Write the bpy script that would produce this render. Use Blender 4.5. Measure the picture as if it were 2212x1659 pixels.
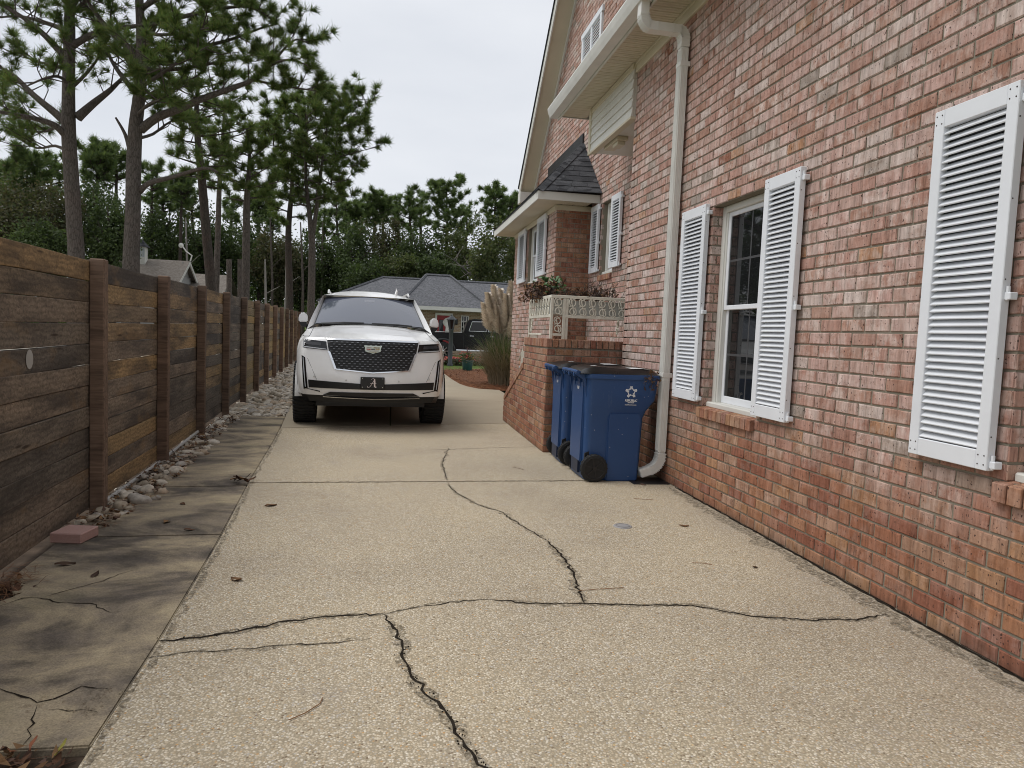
import bpy, bmesh, math, random
import numpy as np
from mathutils import Vector, Matrix
from math import sin, cos, pi, radians, sqrt, atan2
random.seed(7); RNG = np.random.default_rng(11)
SC = bpy.context.scene
for _o in list(bpy.data.objects): bpy.data.objects.remove(_o)
COL = SC.collection

# ------------------------------------------------------------------ camera
PITCH, ROLL, YAW, EYE = radians(4.05), radians(2.4), radians(9.95), 1.35
FPX, PW, PH = 1533.0, 2212.0, 1659.0
_fw = Vector((sin(YAW)*cos(PITCH), cos(YAW)*cos(PITCH), -sin(PITCH)))
_r0 = Vector((cos(YAW), -sin(YAW), 0)); _u0 = _r0.cross(_fw)
CR = _r0*cos(ROLL) + _u0*sin(ROLL); CU = -_r0*sin(ROLL) + _u0*cos(ROLL)
EYEV = Vector((0, 0, EYE))
cam = bpy.data.cameras.new('camera'); cam.sensor_width = 36; cam.lens = 36*FPX/PW
cam.clip_start = 0.05; cam.clip_end = 1500
camo = bpy.data.objects.new('camera', cam); COL.objects.link(camo)
camo.matrix_world = Matrix(((CR.x, CU.x, -_fw.x, 0), (CR.y, CU.y, -_fw.y, 0), (CR.z, CU.z, -_fw.z, EYE), (0, 0, 0, 1)))
SC.camera = camo
# ------------------------------------------------------------------ world: overcast sky
SUN_EL, SUN_AZ = radians(58), radians(-75)
wd = bpy.data.worlds.new('World'); SC.world = wd; wd.use_nodes = True
nt = wd.node_tree; nt.nodes.clear()
_out = nt.nodes.new('ShaderNodeOutputWorld'); _bg = nt.nodes.new('ShaderNodeBackground')
_sky = nt.nodes.new('ShaderNodeTexSky'); _sky.sky_type = 'NISHITA'; _sky.sun_disc = False
_sky.sun_elevation = SUN_EL; _sky.sun_rotation = SUN_AZ
_tc = nt.nodes.new('ShaderNodeTexCoord'); _mp = nt.nodes.new('ShaderNodeMapping'); _mp.inputs['Scale'].default_value = (1, 1, 3.2)
_no = nt.nodes.new('ShaderNodeTexNoise'); _no.inputs['Scale'].default_value = 2.1; _no.inputs['Detail'].default_value = 5; _no.inputs['Roughness'].default_value = .5
_cr = nt.nodes.new('ShaderNodeValToRGB')
_cr.color_ramp.elements[0].position = .3; _cr.color_ramp.elements[0].color = (5.75, 6.0, 6.45, 1)
_cr.color_ramp.elements[1].position = .7; _cr.color_ramp.elements[1].color = (7.0, 7.15, 7.45, 1)
_mx = nt.nodes.new('ShaderNodeMix'); _mx.data_type = 'RGBA'; _mx.inputs[0].default_value = .93
L = nt.links.new
L(_tc.outputs['Generated'], _mp.inputs['Vector']); L(_mp.outputs[0], _no.inputs['Vector']); L(_no.outputs['Fac'], _cr.inputs[0])
L(_sky.outputs[0], _mx.inputs[6]); L(_cr.outputs[0], _mx.inputs[7]); L(_mx.outputs[2], _bg.inputs['Color'])
_bg.inputs['Strength'].default_value = .1; L(_bg.outputs[0], _out.inputs[0])
# ------------------------------------------------------------------ sun behind cloud
sl = bpy.data.lights.new('sun', 'SUN'); sl.energy = 1.5; sl.angle = radians(35); sl.color = (1, .97, .93)
so = bpy.data.objects.new('sun', sl); COL.objects.link(so)
_sd = Vector((sin(SUN_AZ)*cos(SUN_EL), cos(SUN_AZ)*cos(SUN_EL), sin(SUN_EL)))
so.rotation_euler = _sd.to_track_quat('Z', 'Y').to_euler(); so.location = (0, 0, 30)
vs = SC.view_settings; vs.view_transform = 'Standard'; vs.look = 'None'; vs.exposure = 0.34; vs.gamma = 1; vs.use_curve_mapping = False
SC.render.engine = 'CYCLES'
try:
    SC.cycles.use_denoising = True; SC.cycles.denoiser = 'OPENIMAGEDENOISE'; SC.cycles.denoising_prefilter = 'ACCURATE'
    SC.cycles.pixel_filter_type = 'BLACKMAN_HARRIS'; SC.cycles.filter_width = 1.0; SC.cycles.max_bounces = 6; SC.cycles.transparent_max_bounces = 6
except Exception: pass

def ray(u, v): return CR*(u-PW/2) + CU*(PH/2-v) + _fw*FPX
def at(u, v, Y):                                   # the point seen at (u, v) that stands at distance Y
    d = ray(u, v); return EYEV + d*(Y/d.y)
def gnd(u, v, z=0.0):
    d = ray(u, v); return EYEV + d*((z-EYE)/d.z)
def proj(p):
    d = Vector(p)-EYEV; w = d.dot(_fw)
    if w <= .05: return None
    return PW/2+FPX*d.dot(CR)/w, PH/2-FPX*d.dot(CU)/w, w

# ------------------------------------------------------------------ object helpers
def tag(o, label=None, cat=None, group=None, kind=None):
    if label: o['label'] = label
    if cat: o['category'] = cat
    if group: o['group'] = group
    if kind: o['kind'] = kind
    return o
def empty(name, loc=(0, 0, 0), rz=0, label=None, cat=None, group=None):
    o = bpy.data.objects.new(name, None); COL.objects.link(o); o.location = loc; o.rotation_euler = (0, 0, rz)
    o.empty_display_size = .2
    return tag(o, label, cat, group)
def link(name, me, parent=None, mat=None):
    o = bpy.data.objects.new(name, me); COL.objects.link(o)
    if parent is not None: o.parent = parent
    if mat is not None and len(me.materials) == 0: me.materials.append(mat)
    return o
class MB:
    def __init__(s): s.v = []; s.f = []
    def add(s, vs, fs):
        n = len(s.v); s.v += [tuple(p) for p in vs]; s.f += [tuple(i+n for i in f) for f in fs]; return s
    def box(s, x0, x1, y0, y1, z0, z1, M=None):
        vs = [Vector((x, y, z)) for z in (z0, z1) for y in (y0, y1) for x in (x0, x1)]
        if M is not None: vs = [M @ p for p in vs]
        return s.add(vs, [(0, 2, 3, 1), (4, 5, 7, 6), (0, 1, 5, 4), (2, 6, 7, 3), (0, 4, 6, 2), (1, 3, 7, 5)])
    def bbox(s, x0, x1, y0, y1, z0, z1, b=.01, M=None):          # box with chamfered edges
        bm = bmesh.new(); bmesh.ops.create_cube(bm, size=1)
        for p in bm.verts: p.co = Vector((x0+(p.co.x+.5)*(x1-x0), y0+(p.co.y+.5)*(y1-y0), z0+(p.co.z+.5)*(z1-z0)))
        bmesh.ops.bevel(bm, geom=list(bm.edges), offset=b, segments=1, affect='EDGES')
        bm.verts.index_update(); vs = [p.co.copy() for p in bm.verts]; fs = [[q.index for q in f.verts] for f in bm.faces]; bm.free()
        if M is not None: vs = [M @ p for p in vs]
        return s.add(vs, fs)
    def tube(s, pts, rad, n=6, cap=True, ell=1.0):
        pts = [Vector(p) for p in pts]; k = len(pts)
        if not isinstance(rad, (list, tuple)): rad = [rad]*k
        base = len(s.v); prev = None
        for i, p in enumerate(pts):
            t = (pts[min(i+1, k-1)]-pts[max(i-1, 0)])
            t = t.normalized() if t.length > 1e-9 else Vector((0, 0, 1))
            if prev is None:
                a = t.cross(Vector((0, 0, 1)))
                if a.length < .05: a = t.cross(Vector((0, 1, 0)))
            else: a = prev - t*prev.dot(t)
            a.normalize(); prev = a; b = t.cross(a)
            for j in range(n):
                g = 2*pi*j/n; s.v.append(tuple(p + a*(rad[i]*cos(g)) + b*(rad[i]*ell*sin(g))))
        for i in range(k-1):
            for j in range(n):
                s.f.append((base+i*n+j, base+i*n+(j+1) % n, base+(i+1)*n+(j+1) % n, base+(i+1)*n+j))
        if cap:
            s.f.append(tuple(base+j for j in range(n))[::-1]); s.f.append(tuple(base+(k-1)*n+j for j in range(n)))
        return s
    def rtube(s, pts, w, d, up=None):                                   # rectangular duct along a path in the XZ plane (w along y)
        pts = [Vector(p) for p in pts]; k = len(pts); base = len(s.v)
        for i, p in enumerate(pts):
            t = (pts[min(i+1, k-1)]-pts[max(i-1, 0)]).normalized(); nn = Vector((0, 1, 0)).cross(t).normalized()
            for a, b in ((-1, -1), (1, -1), (1, 1), (-1, 1)): s.v.append(tuple(p + Vector((0, 1, 0))*(a*w/2) + nn*(b*d/2)))
        for i in range(k-1):
            for j in range(4): s.f.append((base+i*4+j, base+i*4+(j+1) % 4, base+(i+1)*4+(j+1) % 4, base+(i+1)*4+j))
        s.f.append((base+3, base+2, base+1, base)); s.f.append(tuple(base+(k-1)*4+j for j in range(4)))
        return s
    def prism(s, poly, O, U, V, depth):                                 # polygon in plane O+aU+bV pushed along depth vector
        O, U, V, D = Vector(O), Vector(U), Vector(V), Vector(depth); n = len(poly)
        vs = [O+U*a+V*b for a, b in poly]; vs += [p+D for p in vs]
        fs = [tuple(range(n))[::-1], tuple(range(n, 2*n))] + [(i, (i+1) % n, n+(i+1) % n, n+i) for i in range(n)]
        return s.add(vs, fs)
    def grid(s, P):                                                     # P[i][j] points
        n, m = len(P), len(P[0]); base = len(s.v)
        for row in P: s.v += [tuple(p) for p in row]
        for i in range(n-1):
            for j in range(m-1): s.f.append((base+i*m+j, base+i*m+j+1, base+(i+1)*m+j+1, base+(i+1)*m+j))
        return s
    def lathe(s, prof, n=24, axis='z', c=(0, 0, 0)):
        base = len(s.v); k = len(prof)
        for r, h in prof:
            for j in range(n):
                a = 2*pi*j/n
                p = {'z': (r*cos(a), r*sin(a), h), 'x': (h, r*cos(a), r*sin(a)), 'y': (r*cos(a), h, r*sin(a))}[axis]
                s.v.append((p[0]+c[0], p[1]+c[1], p[2]+c[2]))
        for i in range(k-1):
            for j in range(n): s.f.append((base+i*n+j, base+i*n+(j+1) % n, base+(i+1)*n+(j+1) % n, base+(i+1)*n+j))
        return s
    def build(s, name, mat=None, parent=None, smooth=False, fix=True, bevel=0):
        me = bpy.data.meshes.new(name); me.from_pydata(s.v, [], s.f)
        if fix or bevel:
            bm = bmesh.new(); bm.from_mesh(me)
            if fix: bmesh.ops.recalc_face_normals(bm, faces=bm.faces)
            if bevel: bmesh.ops.bevel(bm, geom=[e for e in bm.edges if len(e.link_faces) == 2 and e.calc_face_angle(0) > .5], offset=bevel, segments=2, affect='EDGES', clamp_overlap=True)
            bm.to_mesh(me); bm.free()
        if smooth:
            me.polygons.foreach_set('use_smooth', [True]*len(me.polygons))
            if smooth != 'all':
                try: me.set_sharp_from_angle(angle=radians(smooth if smooth is not True else 40))
                except Exception: pass
        me.update(); return link(name, me, parent, mat)
def npmesh(name, V, F, mat, parent=None, smooth=False):                  # V (n,3), F (m,k) arrays
    me = bpy.data.meshes.new(name); m, k = F.shape
    me.vertices.add(len(V)); me.vertices.foreach_set('co', np.ascontiguousarray(V, dtype=np.float32).ravel())
    me.loops.add(m*k); me.loops.foreach_set('vertex_index', np.ascontiguousarray(F, dtype=np.int32).ravel())
    me.polygons.add(m); me.polygons.foreach_set('loop_start', np.arange(0, m*k, k, dtype=np.int32)); me.polygons.foreach_set('loop_total', np.full(m, k, dtype=np.int32))
    if smooth: me.polygons.foreach_set('use_smooth', np.ones(m, dtype=bool))
    me.update(calc_edges=True); return link(name, me, parent, mat)

# ------------------------------------------------------------------ materials
class NT:
    def __init__(s, name):
        s.m = bpy.data.materials.new(name); s.m.use_nodes = True; s.t = s.m.node_tree; s.b = s.t.nodes['Principled BSDF']
    def n(s, typ, **kw):
        q = s.t.nodes.new(typ)
        for k, v in kw.items():
            if k.startswith('i_'):
                key = k[2:]; key = int(key) if key.isdigit() else key.replace('_', ' ')
                tgt = q.inputs[key]
                if isinstance(v, bpy.types.NodeSocket): s.t.links.new(v, tgt)
                else: tgt.default_value = v
            else: setattr(q, k, v)
        return q
    def pos(s): return s.n('ShaderNodeNewGeometry').outputs['Position']
    def objc(s): return s.n('ShaderNodeTexCoord').outputs['Object']
    def map(s, vec, scale=(1, 1, 1), loc=(0, 0, 0), rot=(0, 0, 0)):
        q = s.n('ShaderNodeMapping', i_Scale=scale, i_Rotation=rot); s.t.links.new(vec, q.inputs['Vector'])
        if isinstance(loc, bpy.types.NodeSocket): s.t.links.new(loc, q.inputs['Location'])
        else: q.inputs['Location'].default_value = loc
        return q.outputs[0]
    def noise(s, vec, scale, detail=3, rough=.5, out='Fac', dist=0):
        return s.n('ShaderNodeTexNoise', i_Vector=vec, i_Scale=scale, i_Detail=detail, i_Roughness=rough, i_Distortion=dist).outputs[out]
    def vor(s, vec, scale, feature='F1', rand=1): return s.n('ShaderNodeTexVoronoi', feature=feature, i_Vector=vec, i_Scale=scale, i_Randomness=rand)
    def ramp(s, fac, stops, interp='LINEAR'):
        q = s.n('ShaderNodeValToRGB', i_Fac=fac); r = q.color_ramp; r.interpolation = interp
        while len(r.elements) < len(stops): r.elements.new(.5)
        for e, (p, c) in zip(r.elements, stops):
            e.position = p; e.color = (c, c, c, 1) if isinstance(c, (int, float)) else (*c, 1)
        return q.outputs[0]
    def mix(s, f, a, b, blend='MIX'):
        q = s.n('ShaderNodeMix', data_type='RGBA', blend_type=blend)
        for i, v in ((0, f), (6, a), (7, b)):
            if isinstance(v, bpy.types.NodeSocket): s.t.links.new(v, q.inputs[i])
            elif i == 0: q.inputs[0].default_value = v
            else: q.inputs[i].default_value = (v, v, v, 1) if isinstance(v, (int, float)) else (*v, 1)
        return q.outputs[2]
    def math(s, op, a, b=0.0, clamp=False):
        q = s.n('ShaderNodeMath', operation=op, use_clamp=clamp)
        for i, v in ((0, a), (1, b)):
            if isinstance(v, bpy.types.NodeSocket): s.t.links.new(v, q.inputs[i])
            else: q.inputs[i].default_value = v
        return q.outputs[0]
    def rand(s):                                                        # differs per object and per loose piece of a joined mesh
        a = s.n('ShaderNodeObjectInfo').outputs['Random']; b = s.n('ShaderNodeNewGeometry').outputs['Random Per Island']
        return s.math('FRACT', s.math('ADD', s.math('MULTIPLY', a, 7.31), b))
    def xyz(s, vec, i): return s.n('ShaderNodeSeparateXYZ', i_Vector=vec).outputs[i]
    def bump(s, h, strength=.3, dist=.01):
        q = s.n('ShaderNodeBump', i_Height=h, i_Strength=strength, i_Distance=dist); s.t.links.new(q.outputs[0], s.b.inputs['Normal']); return q
    def set(s, col=None, rough=None, metal=None, spec=None, **kw):
        for key, v in (('Base Color', col), ('Roughness', rough), ('Metallic', metal), ('Specular IOR Level', spec), *kw.items()):
            if v is None: continue
            if isinstance(v, bpy.types.NodeSocket): s.t.links.new(v, s.b.inputs[key])
            elif key == 'Base Color': s.b.inputs[key].default_value = (*v, 1)
            else: s.b.inputs[key].default_value = v
        return s.m
def plain(name, col, rough=.5, metal=0, spec=.5, vary=.12, vs=6, bump=0, bs=60):
    t = NT(name); p = t.pos(); nz = t.noise(p, vs, 4)
    c = t.mix(1, col, t.ramp(nz, [(.25, 1-vary), (.75, 1+vary)]), 'MULTIPLY')
    if bump: t.bump(t.noise(p, bs, 3), bump, .004)
    return t.set(c, t.ramp(nz, [(.2, max(0, rough-.06)), (.8, min(1, rough+.06))]), metal, spec)

def brick_mat(name, red=0.0):
    t = NT(name); p = t.pos(); r = t.rand()
    pale = t.ramp(r, [(0, (.43, .25, .20)), (.15, (.475, .305, .26)), (.3, (.505, .35, .305)), (.42, (.40, .235, .185)), (.54, (.37, .205, .15)), (.64, (.465, .31, .26)), (.77, (.525, .42, .375)),
                      (.86, (.34, .28, .24)), (.91, (.42, .25, .19)), (.975, (.39, .21, .12)), (.99, (.28, .12, .075))], 'CONSTANT')
    redc = t.ramp(r, [(0, (.31, .135, .078)), (.2, (.34, .165, .09)), (.4, (.26, .105, .065)), (.55, (.36, .195, .105)), (.72, (.32, .15, .09)), (.88, (.38, .225, .15))], 'CONSTANT')
    hz = t.math('ADD', t.xyz(p, 2), t.math('MULTIPLY', t.math('SUBTRACT', t.noise(p, 1.1, 3), .5), .9))
    lowf = t.math('MAXIMUM', t.math('MULTIPLY', t.math('SUBTRACT', 1.02, hz), 1.7, True), red)
    c = t.mix(t.math('MINIMUM', lowf, 1.0), pale, redc)
    wash = t.noise(t.map(p, (14, 14, 10)), 1.0, 5, .65)                      # remnants of whitewash, strong on some bricks
    wf = t.math('MULTIPLY', t.ramp(wash, [(.42, 0), (.58, 1)]), t.ramp(t.math('FRACT', t.math('MULTIPLY', r, 13.7)), [(.1, .08), (1, .68)]))
    wf = t.math('MULTIPLY', wf, t.math('SUBTRACT', 1.0, t.math('MULTIPLY', t.math('MINIMUM', lowf, 1.0), .75)))
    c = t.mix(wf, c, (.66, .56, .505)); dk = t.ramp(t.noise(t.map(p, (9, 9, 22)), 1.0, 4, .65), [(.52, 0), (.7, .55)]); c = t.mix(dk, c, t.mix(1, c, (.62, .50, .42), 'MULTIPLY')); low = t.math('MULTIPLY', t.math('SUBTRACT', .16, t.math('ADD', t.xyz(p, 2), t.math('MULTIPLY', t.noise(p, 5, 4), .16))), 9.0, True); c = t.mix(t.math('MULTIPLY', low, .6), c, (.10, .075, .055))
    streak = t.noise(t.map(p, (62, 62, 7)), 1.0, 4, .65)                  # drag marks run up the face
    c = t.mix(1, c, t.ramp(streak, [(.28, .55), (.45, .92), (.6, 1.10), (.75, 1.26)]), 'MULTIPLY')
    band = t.noise(t.map(p, (17, 17, .8)), 1.0, 2, .5); c = t.mix(1, c, t.ramp(band, [(.30, (.80, .76, .73)), (.5, (1, 1, 1)), (.7, (1.12, 1.13, 1.14))]), 'MULTIPLY')
    wq = t.n('ShaderNodeVectorMath', operation='ADD'); ws = t.n('ShaderNodeVectorMath', operation='SCALE', i_Scale=.016); t.t.links.new(t.noise(p, 95, 2, .6, 'Color'), ws.inputs[0]); t.t.links.new(p, wq.inputs[0]); t.t.links.new(ws.outputs[0], wq.inputs[1])
    pv = t.vor(t.map(wq.outputs[0], (1, 1, .55)), 88); sel = t.xyz(pv.outputs['Color'], 0); rad = t.math('ADD', .10, t.math('MULTIPLY', t.xyz(pv.outputs['Color'], 1), .28))
    pit = t.math('MULTIPLY', t.math('MULTIPLY', t.math('SUBTRACT', rad, pv.outputs['Distance']), 14.0, True), t.ramp(sel, [(.36, 0), (.40, 1)]))
    c = t.mix(t.math('MULTIPLY', pit, .88), c, (.055, .03, .026))
    t.bump(t.math('SUBTRACT', t.noise(t.map(p, (1, 1, .4)), 130, 4), t.math('MULTIPLY', pit, 1.2)), .55, .004)
    return t.set(c, .88, 0, .25)
def mortar_mat():
    t = NT('mortar'); p = t.pos()
    c = t.mix(t.noise(p, 3, 4), (.20, .178, .135), (.30, .27, .215)); c = t.mix(t.ramp(t.noise(p, 60, 2), [(.4, 0), (.7, .35)]), c, (.25, .22, .17))
    t.bump(t.noise(p, 220, 3), .5, .003); return t.set(c, .95, 0, .2)
def aggregate_mat():
    t = NT('exposed_aggregate'); p = t.pos(); w = t.n('ShaderNodeVectorMath', operation='ADD'); t.t.links.new(p, w.inputs[0])
    nz = t.noise(p, 40, 2, .5, 'Color'); sc = t.n('ShaderNodeVectorMath', operation='SCALE', i_Scale=.006); t.t.links.new(nz, sc.inputs[0]); t.t.links.new(sc.outputs[0], w.inputs[1])
    v = t.vor(w.outputs[0], 112); h = t.xyz(v.outputs['Color'], 0)
    peb = t.ramp(h, [(0, (.46, .385, .28)), (.2, (.54, .465, .355)), (.4, (.39, .31, .21)), (.52, (.60, .535, .435)), (.68, (.49, .415, .305)), (.8, (.44, .405, .36)), (.885, (.67, .61, .51)),
                     (.94, (.20, .15, .10)), (.98, (.47, .29, .14))], 'CONSTANT')
    edge = t.ramp(v.outputs['Distance'], [(.38, 0), (.62, 1)])
    c = t.mix(edge, peb, t.mix(t.noise(p, 18, 4), (.265, .22, .155), (.375, .32, .235)))
    v2 = t.vor(p, 34); big = t.math('MULTIPLY', t.ramp(v2.outputs['Distance'], [(.12, 1), (.2, 0)]), t.ramp(t.xyz(v2.outputs['Color'], 1), [(.72, 0), (.74, 1)]))
    c = t.mix(big, c, t.ramp(t.xyz(v2.outputs['Color'], 0), [(0, (.60, .54, .43)), (.35, (.50, .36, .19)), (.6, (.66, .60, .50)), (.8, (.24, .19, .14))], 'CONSTANT'))
    st = t.noise(p, .55, 5, .6); c = t.mix(1, c, t.ramp(st, [(.28, (.80, .79, .80)), (.48, (1, 1, 1)), (.7, (1.12, 1.11, 1.07))]), 'MULTIPLY')
    gl = t.noise(p, 2.6, 5, .65); c = t.mix(t.ramp(gl, [(.6, 0), (.8, .4)]), c, (.33, .31, .30))
    x = t.xyz(p, 0); nw = t.math('ADD', x, t.math('MULTIPLY', t.noise(p, 2.2, 4), .5))       # greyer and darker towards the foot of the wall
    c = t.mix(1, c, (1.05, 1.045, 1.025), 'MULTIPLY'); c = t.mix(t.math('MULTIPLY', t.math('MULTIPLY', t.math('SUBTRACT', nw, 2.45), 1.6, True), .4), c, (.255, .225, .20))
    t.bump(t.math('SUBTRACT', 1, t.math('MULTIPLY', v.outputs['Distance'], 1.2)), .5, .004)
    return t.set(c, .85, 0, .3)
def oldconc_mat():
    t = NT('stained_concrete'); p = t.pos()
    a = t.noise(t.map(p, (1.0, 1.5, 1), (3.3, 1.1, 0)), 1.25, 7, .64, dist=.5); b = t.noise(p, 7, 5, .6)
    c = t.ramp(a, [(.35, (.07, .06, .048)), (.43, (.13, .108, .082)), (.495, (.25, .205, .145)), (.57, (.38, .31, .205)), (.72, (.47, .395, .27))])
    c = t.mix(t.ramp(b, [(.4, 0), (.75, .45)]), c, (.20, .165, .145)); c = t.mix(t.ramp(t.noise(p, 1.0, 3), [(.62, 0), (.75, .4)]), c, (.10, .105, .045))
    c = t.mix(1, c, t.ramp(t.noise(p, 160, 2), [(.3, .75), (.7, 1.2)]), 'MULTIPLY')
    t.bump(t.noise(p, 120, 4, .6), .4, .004); return t.set(c, .92, 0, .25)
def smooth_conc(name, a, b):
    t = NT(name); p = t.pos(); c = t.mix(t.noise(p, 1.6, 6, .6), a, b); c = t.mix(1, c, t.ramp(t.noise(p, 90, 2), [(.3, .88), (.7, 1.1)]), 'MULTIPLY')
    t.bump(t.noise(p, 150, 3), .3, .003); return t.set(c, .9, 0, .25)
def wood_mat(name, tones, dark=.5, up=False):
    t = NT(name); ob = t.objc(); r = t.rand()
    if up: ob = t.map(ob, rot=(pi/2, 0, 0))
    loc = t.n('ShaderNodeCombineXYZ')
    t.t.links.new(t.math('MULTIPLY', r, 37.0), loc.inputs[0]); t.t.links.new(t.math('MULTIPLY', r, 11.0), loc.inputs[2])
    q = t.map(ob, (1, 1, 1), loc.outputs[0])
    gr = t.noise(t.map(q, (2.2, 30, 42)), 1, 5, .6, dist=1.3); ring = t.n('ShaderNodeTexWave', wave_type='BANDS', bands_direction='Z', i_Scale=9.0, i_Distortion=7.0, i_Detail=3.0, i_Vector=t.map(q, (.35, 1, 1))).outputs['Fac']
    base = t.ramp(r, tones, 'CONSTANT')
    c = t.mix(1, base, t.ramp(gr, [(.3, .55), (.5, 1), (.75, 1.45)]), 'MULTIPLY'); c = t.mix(.35, c, t.mix(1, c, t.ramp(ring, [(.1, .55), (.6, 1.25)]), 'MULTIPLY'))
    wet = t.noise(t.map(q, (1.7, 1, 4.5)), 1.2, 5, .6)                   # black weathering in drifts, ochre where it wore off
    c = t.mix(t.math('MULTIPLY', t.ramp(wet, [(.42, 0), (.62, 1)]), dark), c, (.036, .03, .027))
    och = t.noise(t.map(q, (1.3, 1, 2.2), (5, 3, 1)), 1.6, 4, .6); c = t.mix(t.ramp(och, [(.58, 0), (.74, .5)]), c, (.29, .175, .075))
    kn = t.vor(t.map(q, (1.6, 1, 6.5)), 1.5); c = t.mix(t.ramp(kn.outputs['Distance'], [(.05, .85), (.11, 0)]), c, (.03, .018, .012))
    t.bump(gr, .5, .006); return t.set(c, .85, 0, .25)
def shingle_mat(name, a, b, s=6.0):
    t = NT(name); p = t.pos(); r = t.rand(); n1 = t.noise(p, 60, 2)
    n2 = t.vor(t.map(p, (s, s*.6, s*1.9)), 1.0).outputs['Color']
    c = t.mix(t.math('FRACT', t.math('ADD', r, t.xyz(n2, 0))), a, b); c = t.mix(1, c, t.ramp(n1, [(.25, .65), (.75, 1.35)]), 'MULTIPLY')
    t.bump(n1, .5, .004); return t.set(c, .95, 0, .2)
def bark_mat(name, a, b, c2):
    t = NT(name); p = t.pos(); pw = t.n('ShaderNodeVectorMath', operation='ADD'); psc = t.n('ShaderNodeVectorMath', operation='SCALE', i_Scale=.09); t.t.links.new(t.noise(p, 9, 3, .6, 'Color'), psc.inputs[0]); t.t.links.new(p, pw.inputs[0]); t.t.links.new(psc.outputs[0], pw.inputs[1])
    pl = t.vor(t.map(pw.outputs[0], (1, 1, .22)), 19, 'DISTANCE_TO_EDGE'); n = t.noise(t.map(p, (1, 1, .35)), 16, 4, .6)
    c = t.mix(n, a, b); c = t.mix(t.ramp(t.noise(p, 2.2, 3), [(.45, 0), (.7, .7)]), c, c2); c = t.mix(t.ramp(pl.outputs['Distance'], [(.0, .7), (.14, 0)]), c, (.028, .023, .019))
    t.bump(t.math('ADD', t.math('MINIMUM', pl.outputs['Distance'], .25), t.math('MULTIPLY', n, .2)), .8, .04); return t.set(c, .95, 0, .15)
def leaf_mat(name, cols, trans=.38):
    t = NT(name); r = t.rand(); big = t.noise(t.pos(), .55, 3)
    c = t.ramp(r, [(i/len(cols), q) for i, q in enumerate(cols)]); c = t.mix(1, c, t.ramp(big, [(.3, .75), (.7, 1.3)]), 'MULTIPLY')
    t.set(c, .6, 0, .3)
    if trans:                                                            # thin leaves let some light through
        tr = t.n('ShaderNodeBsdfTranslucent', i_Color=t.mix(1, c, (1.15, 1.25, .75), 'MULTIPLY')); ms = t.n('ShaderNodeMixShader', i_Fac=trans); out = t.t.nodes['Material Output']
        t.t.links.new(t.b.outputs[0], ms.inputs[1]); t.t.links.new(tr.outputs[0], ms.inputs[2]); t.t.links.new(ms.outputs[0], out.inputs[0])
    return t.m
def paint_mat(name, col, coat=.6, rough=.28):
    t = NT(name); p = t.pos(); c = t.mix(1, col, t.ramp(t.noise(p, 3.5, 4), [(.3, .95), (.7, 1.03)]), 'MULTIPLY'); return t.set(c, rough, 0, .5, **{'Coat Weight': coat, 'Coat Roughness': .05})
def glass_mat(name, col, rough=.03, spec=.5, metal=0): return NT(name).set(col, rough, metal, spec)

m = {}
m['brick'] = brick_mat('brick'); m['brick_red'] = brick_mat('brick_red', .92); m['mortar'] = mortar_mat()
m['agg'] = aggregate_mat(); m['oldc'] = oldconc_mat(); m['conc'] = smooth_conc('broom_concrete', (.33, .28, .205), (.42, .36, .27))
m['street'] = smooth_conc('street_concrete', (.30, .29, .26), (.40, .385, .35))
m['white'] = plain('white_shutter_paint', (.76, .78, .81), .38, vary=.04); m['trim'] = plain('off_white_trim', (.66, .65, .60), .45, vary=.07, vs=2)
m['soffit'] = plain('almond_vinyl', (.62, .56, .43), .5, vary=.08, vs=2); m['gutter'] = plain('pale_metal_paint', (.72, .71, .67), .35, vary=.06)
m['glassw'] = glass_mat('dark_window_glass', (.012, .013, .014), .02); m['muntin'] = plain('dim_muntin', (.055, .055, .058), .4)
m['shg'] = shingle_mat('charcoal_shingle', (.030, .032, .036), (.085, .088, .095)); m['shg2'] = shingle_mat('blue_grey_shingle', (.088, .090, .098), (.155, .157, .168), 11.0)
m['shg3'] = shingle_mat('brown_grey_shingle', (.15, .13, .11), (.22, .195, .17), 11.0)
WT = [(0, (.20, .15, .10)), (.13, (.12, .10, .08)), (.26, (.25, .175, .10)), (.38, (.16, .13, .10)), (.5, (.27, .185, .095)), (.62, (.19, .148, .11)), (.74, (.125, .105, .085)), (.84, (.30, .20, .10)), (.93, (.22, .17, .125))]
m['plank'] = wood_mat('weathered_plank', WT, .74); m['plank_y'] = wood_mat('newer_plank', [(0, (.27, .19, .09)), (.3, (.20, .15, .085)), (.5, (.30, .20, .085)), (.75, (.22, .175, .11))], .25); m['post'] = wood_mat('fence_post_wood', [(0, (.155, .10, .07)), (.4, (.125, .083, .058)), (.7, (.18, .12, .085))], .2, True)
m['bark'] = bark_mat('pine_bark', (.075, .062, .053), (.145, .125, .11), (.125, .097, .082)); m['bark2'] = bark_mat('dark_bark', (.045, .036, .03), (.085, .072, .062), (.09, .06, .05))
m['twig'] = plain('twig_bark', (.06, .047, .04), .9, spec=.15)
m['needle'] = leaf_mat('pine_needles', [(.060, .102, .030), (.092, .145, .040), (.122, .170, .047), (.072, .110, .041), (.145, .155, .054)])
m['needle_far'] = leaf_mat('far_pine_needles', [(.085, .13, .046), (.12, .165, .06), (.15, .185, .064), (.09, .13, .06)])  # far greens lightened, distance haze put into the colour
m['leafd'] = leaf_mat('understory_leaves', [(.042, .066, .025), (.064, .094, .034), (.088, .118, .042), (.052, .072, .030)])
m['leafo'] = leaf_mat('oak_leaves', [(.075, .10, .035), (.10, .12, .042), (.12, .125, .055), (.065, .085, .033)])
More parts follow.
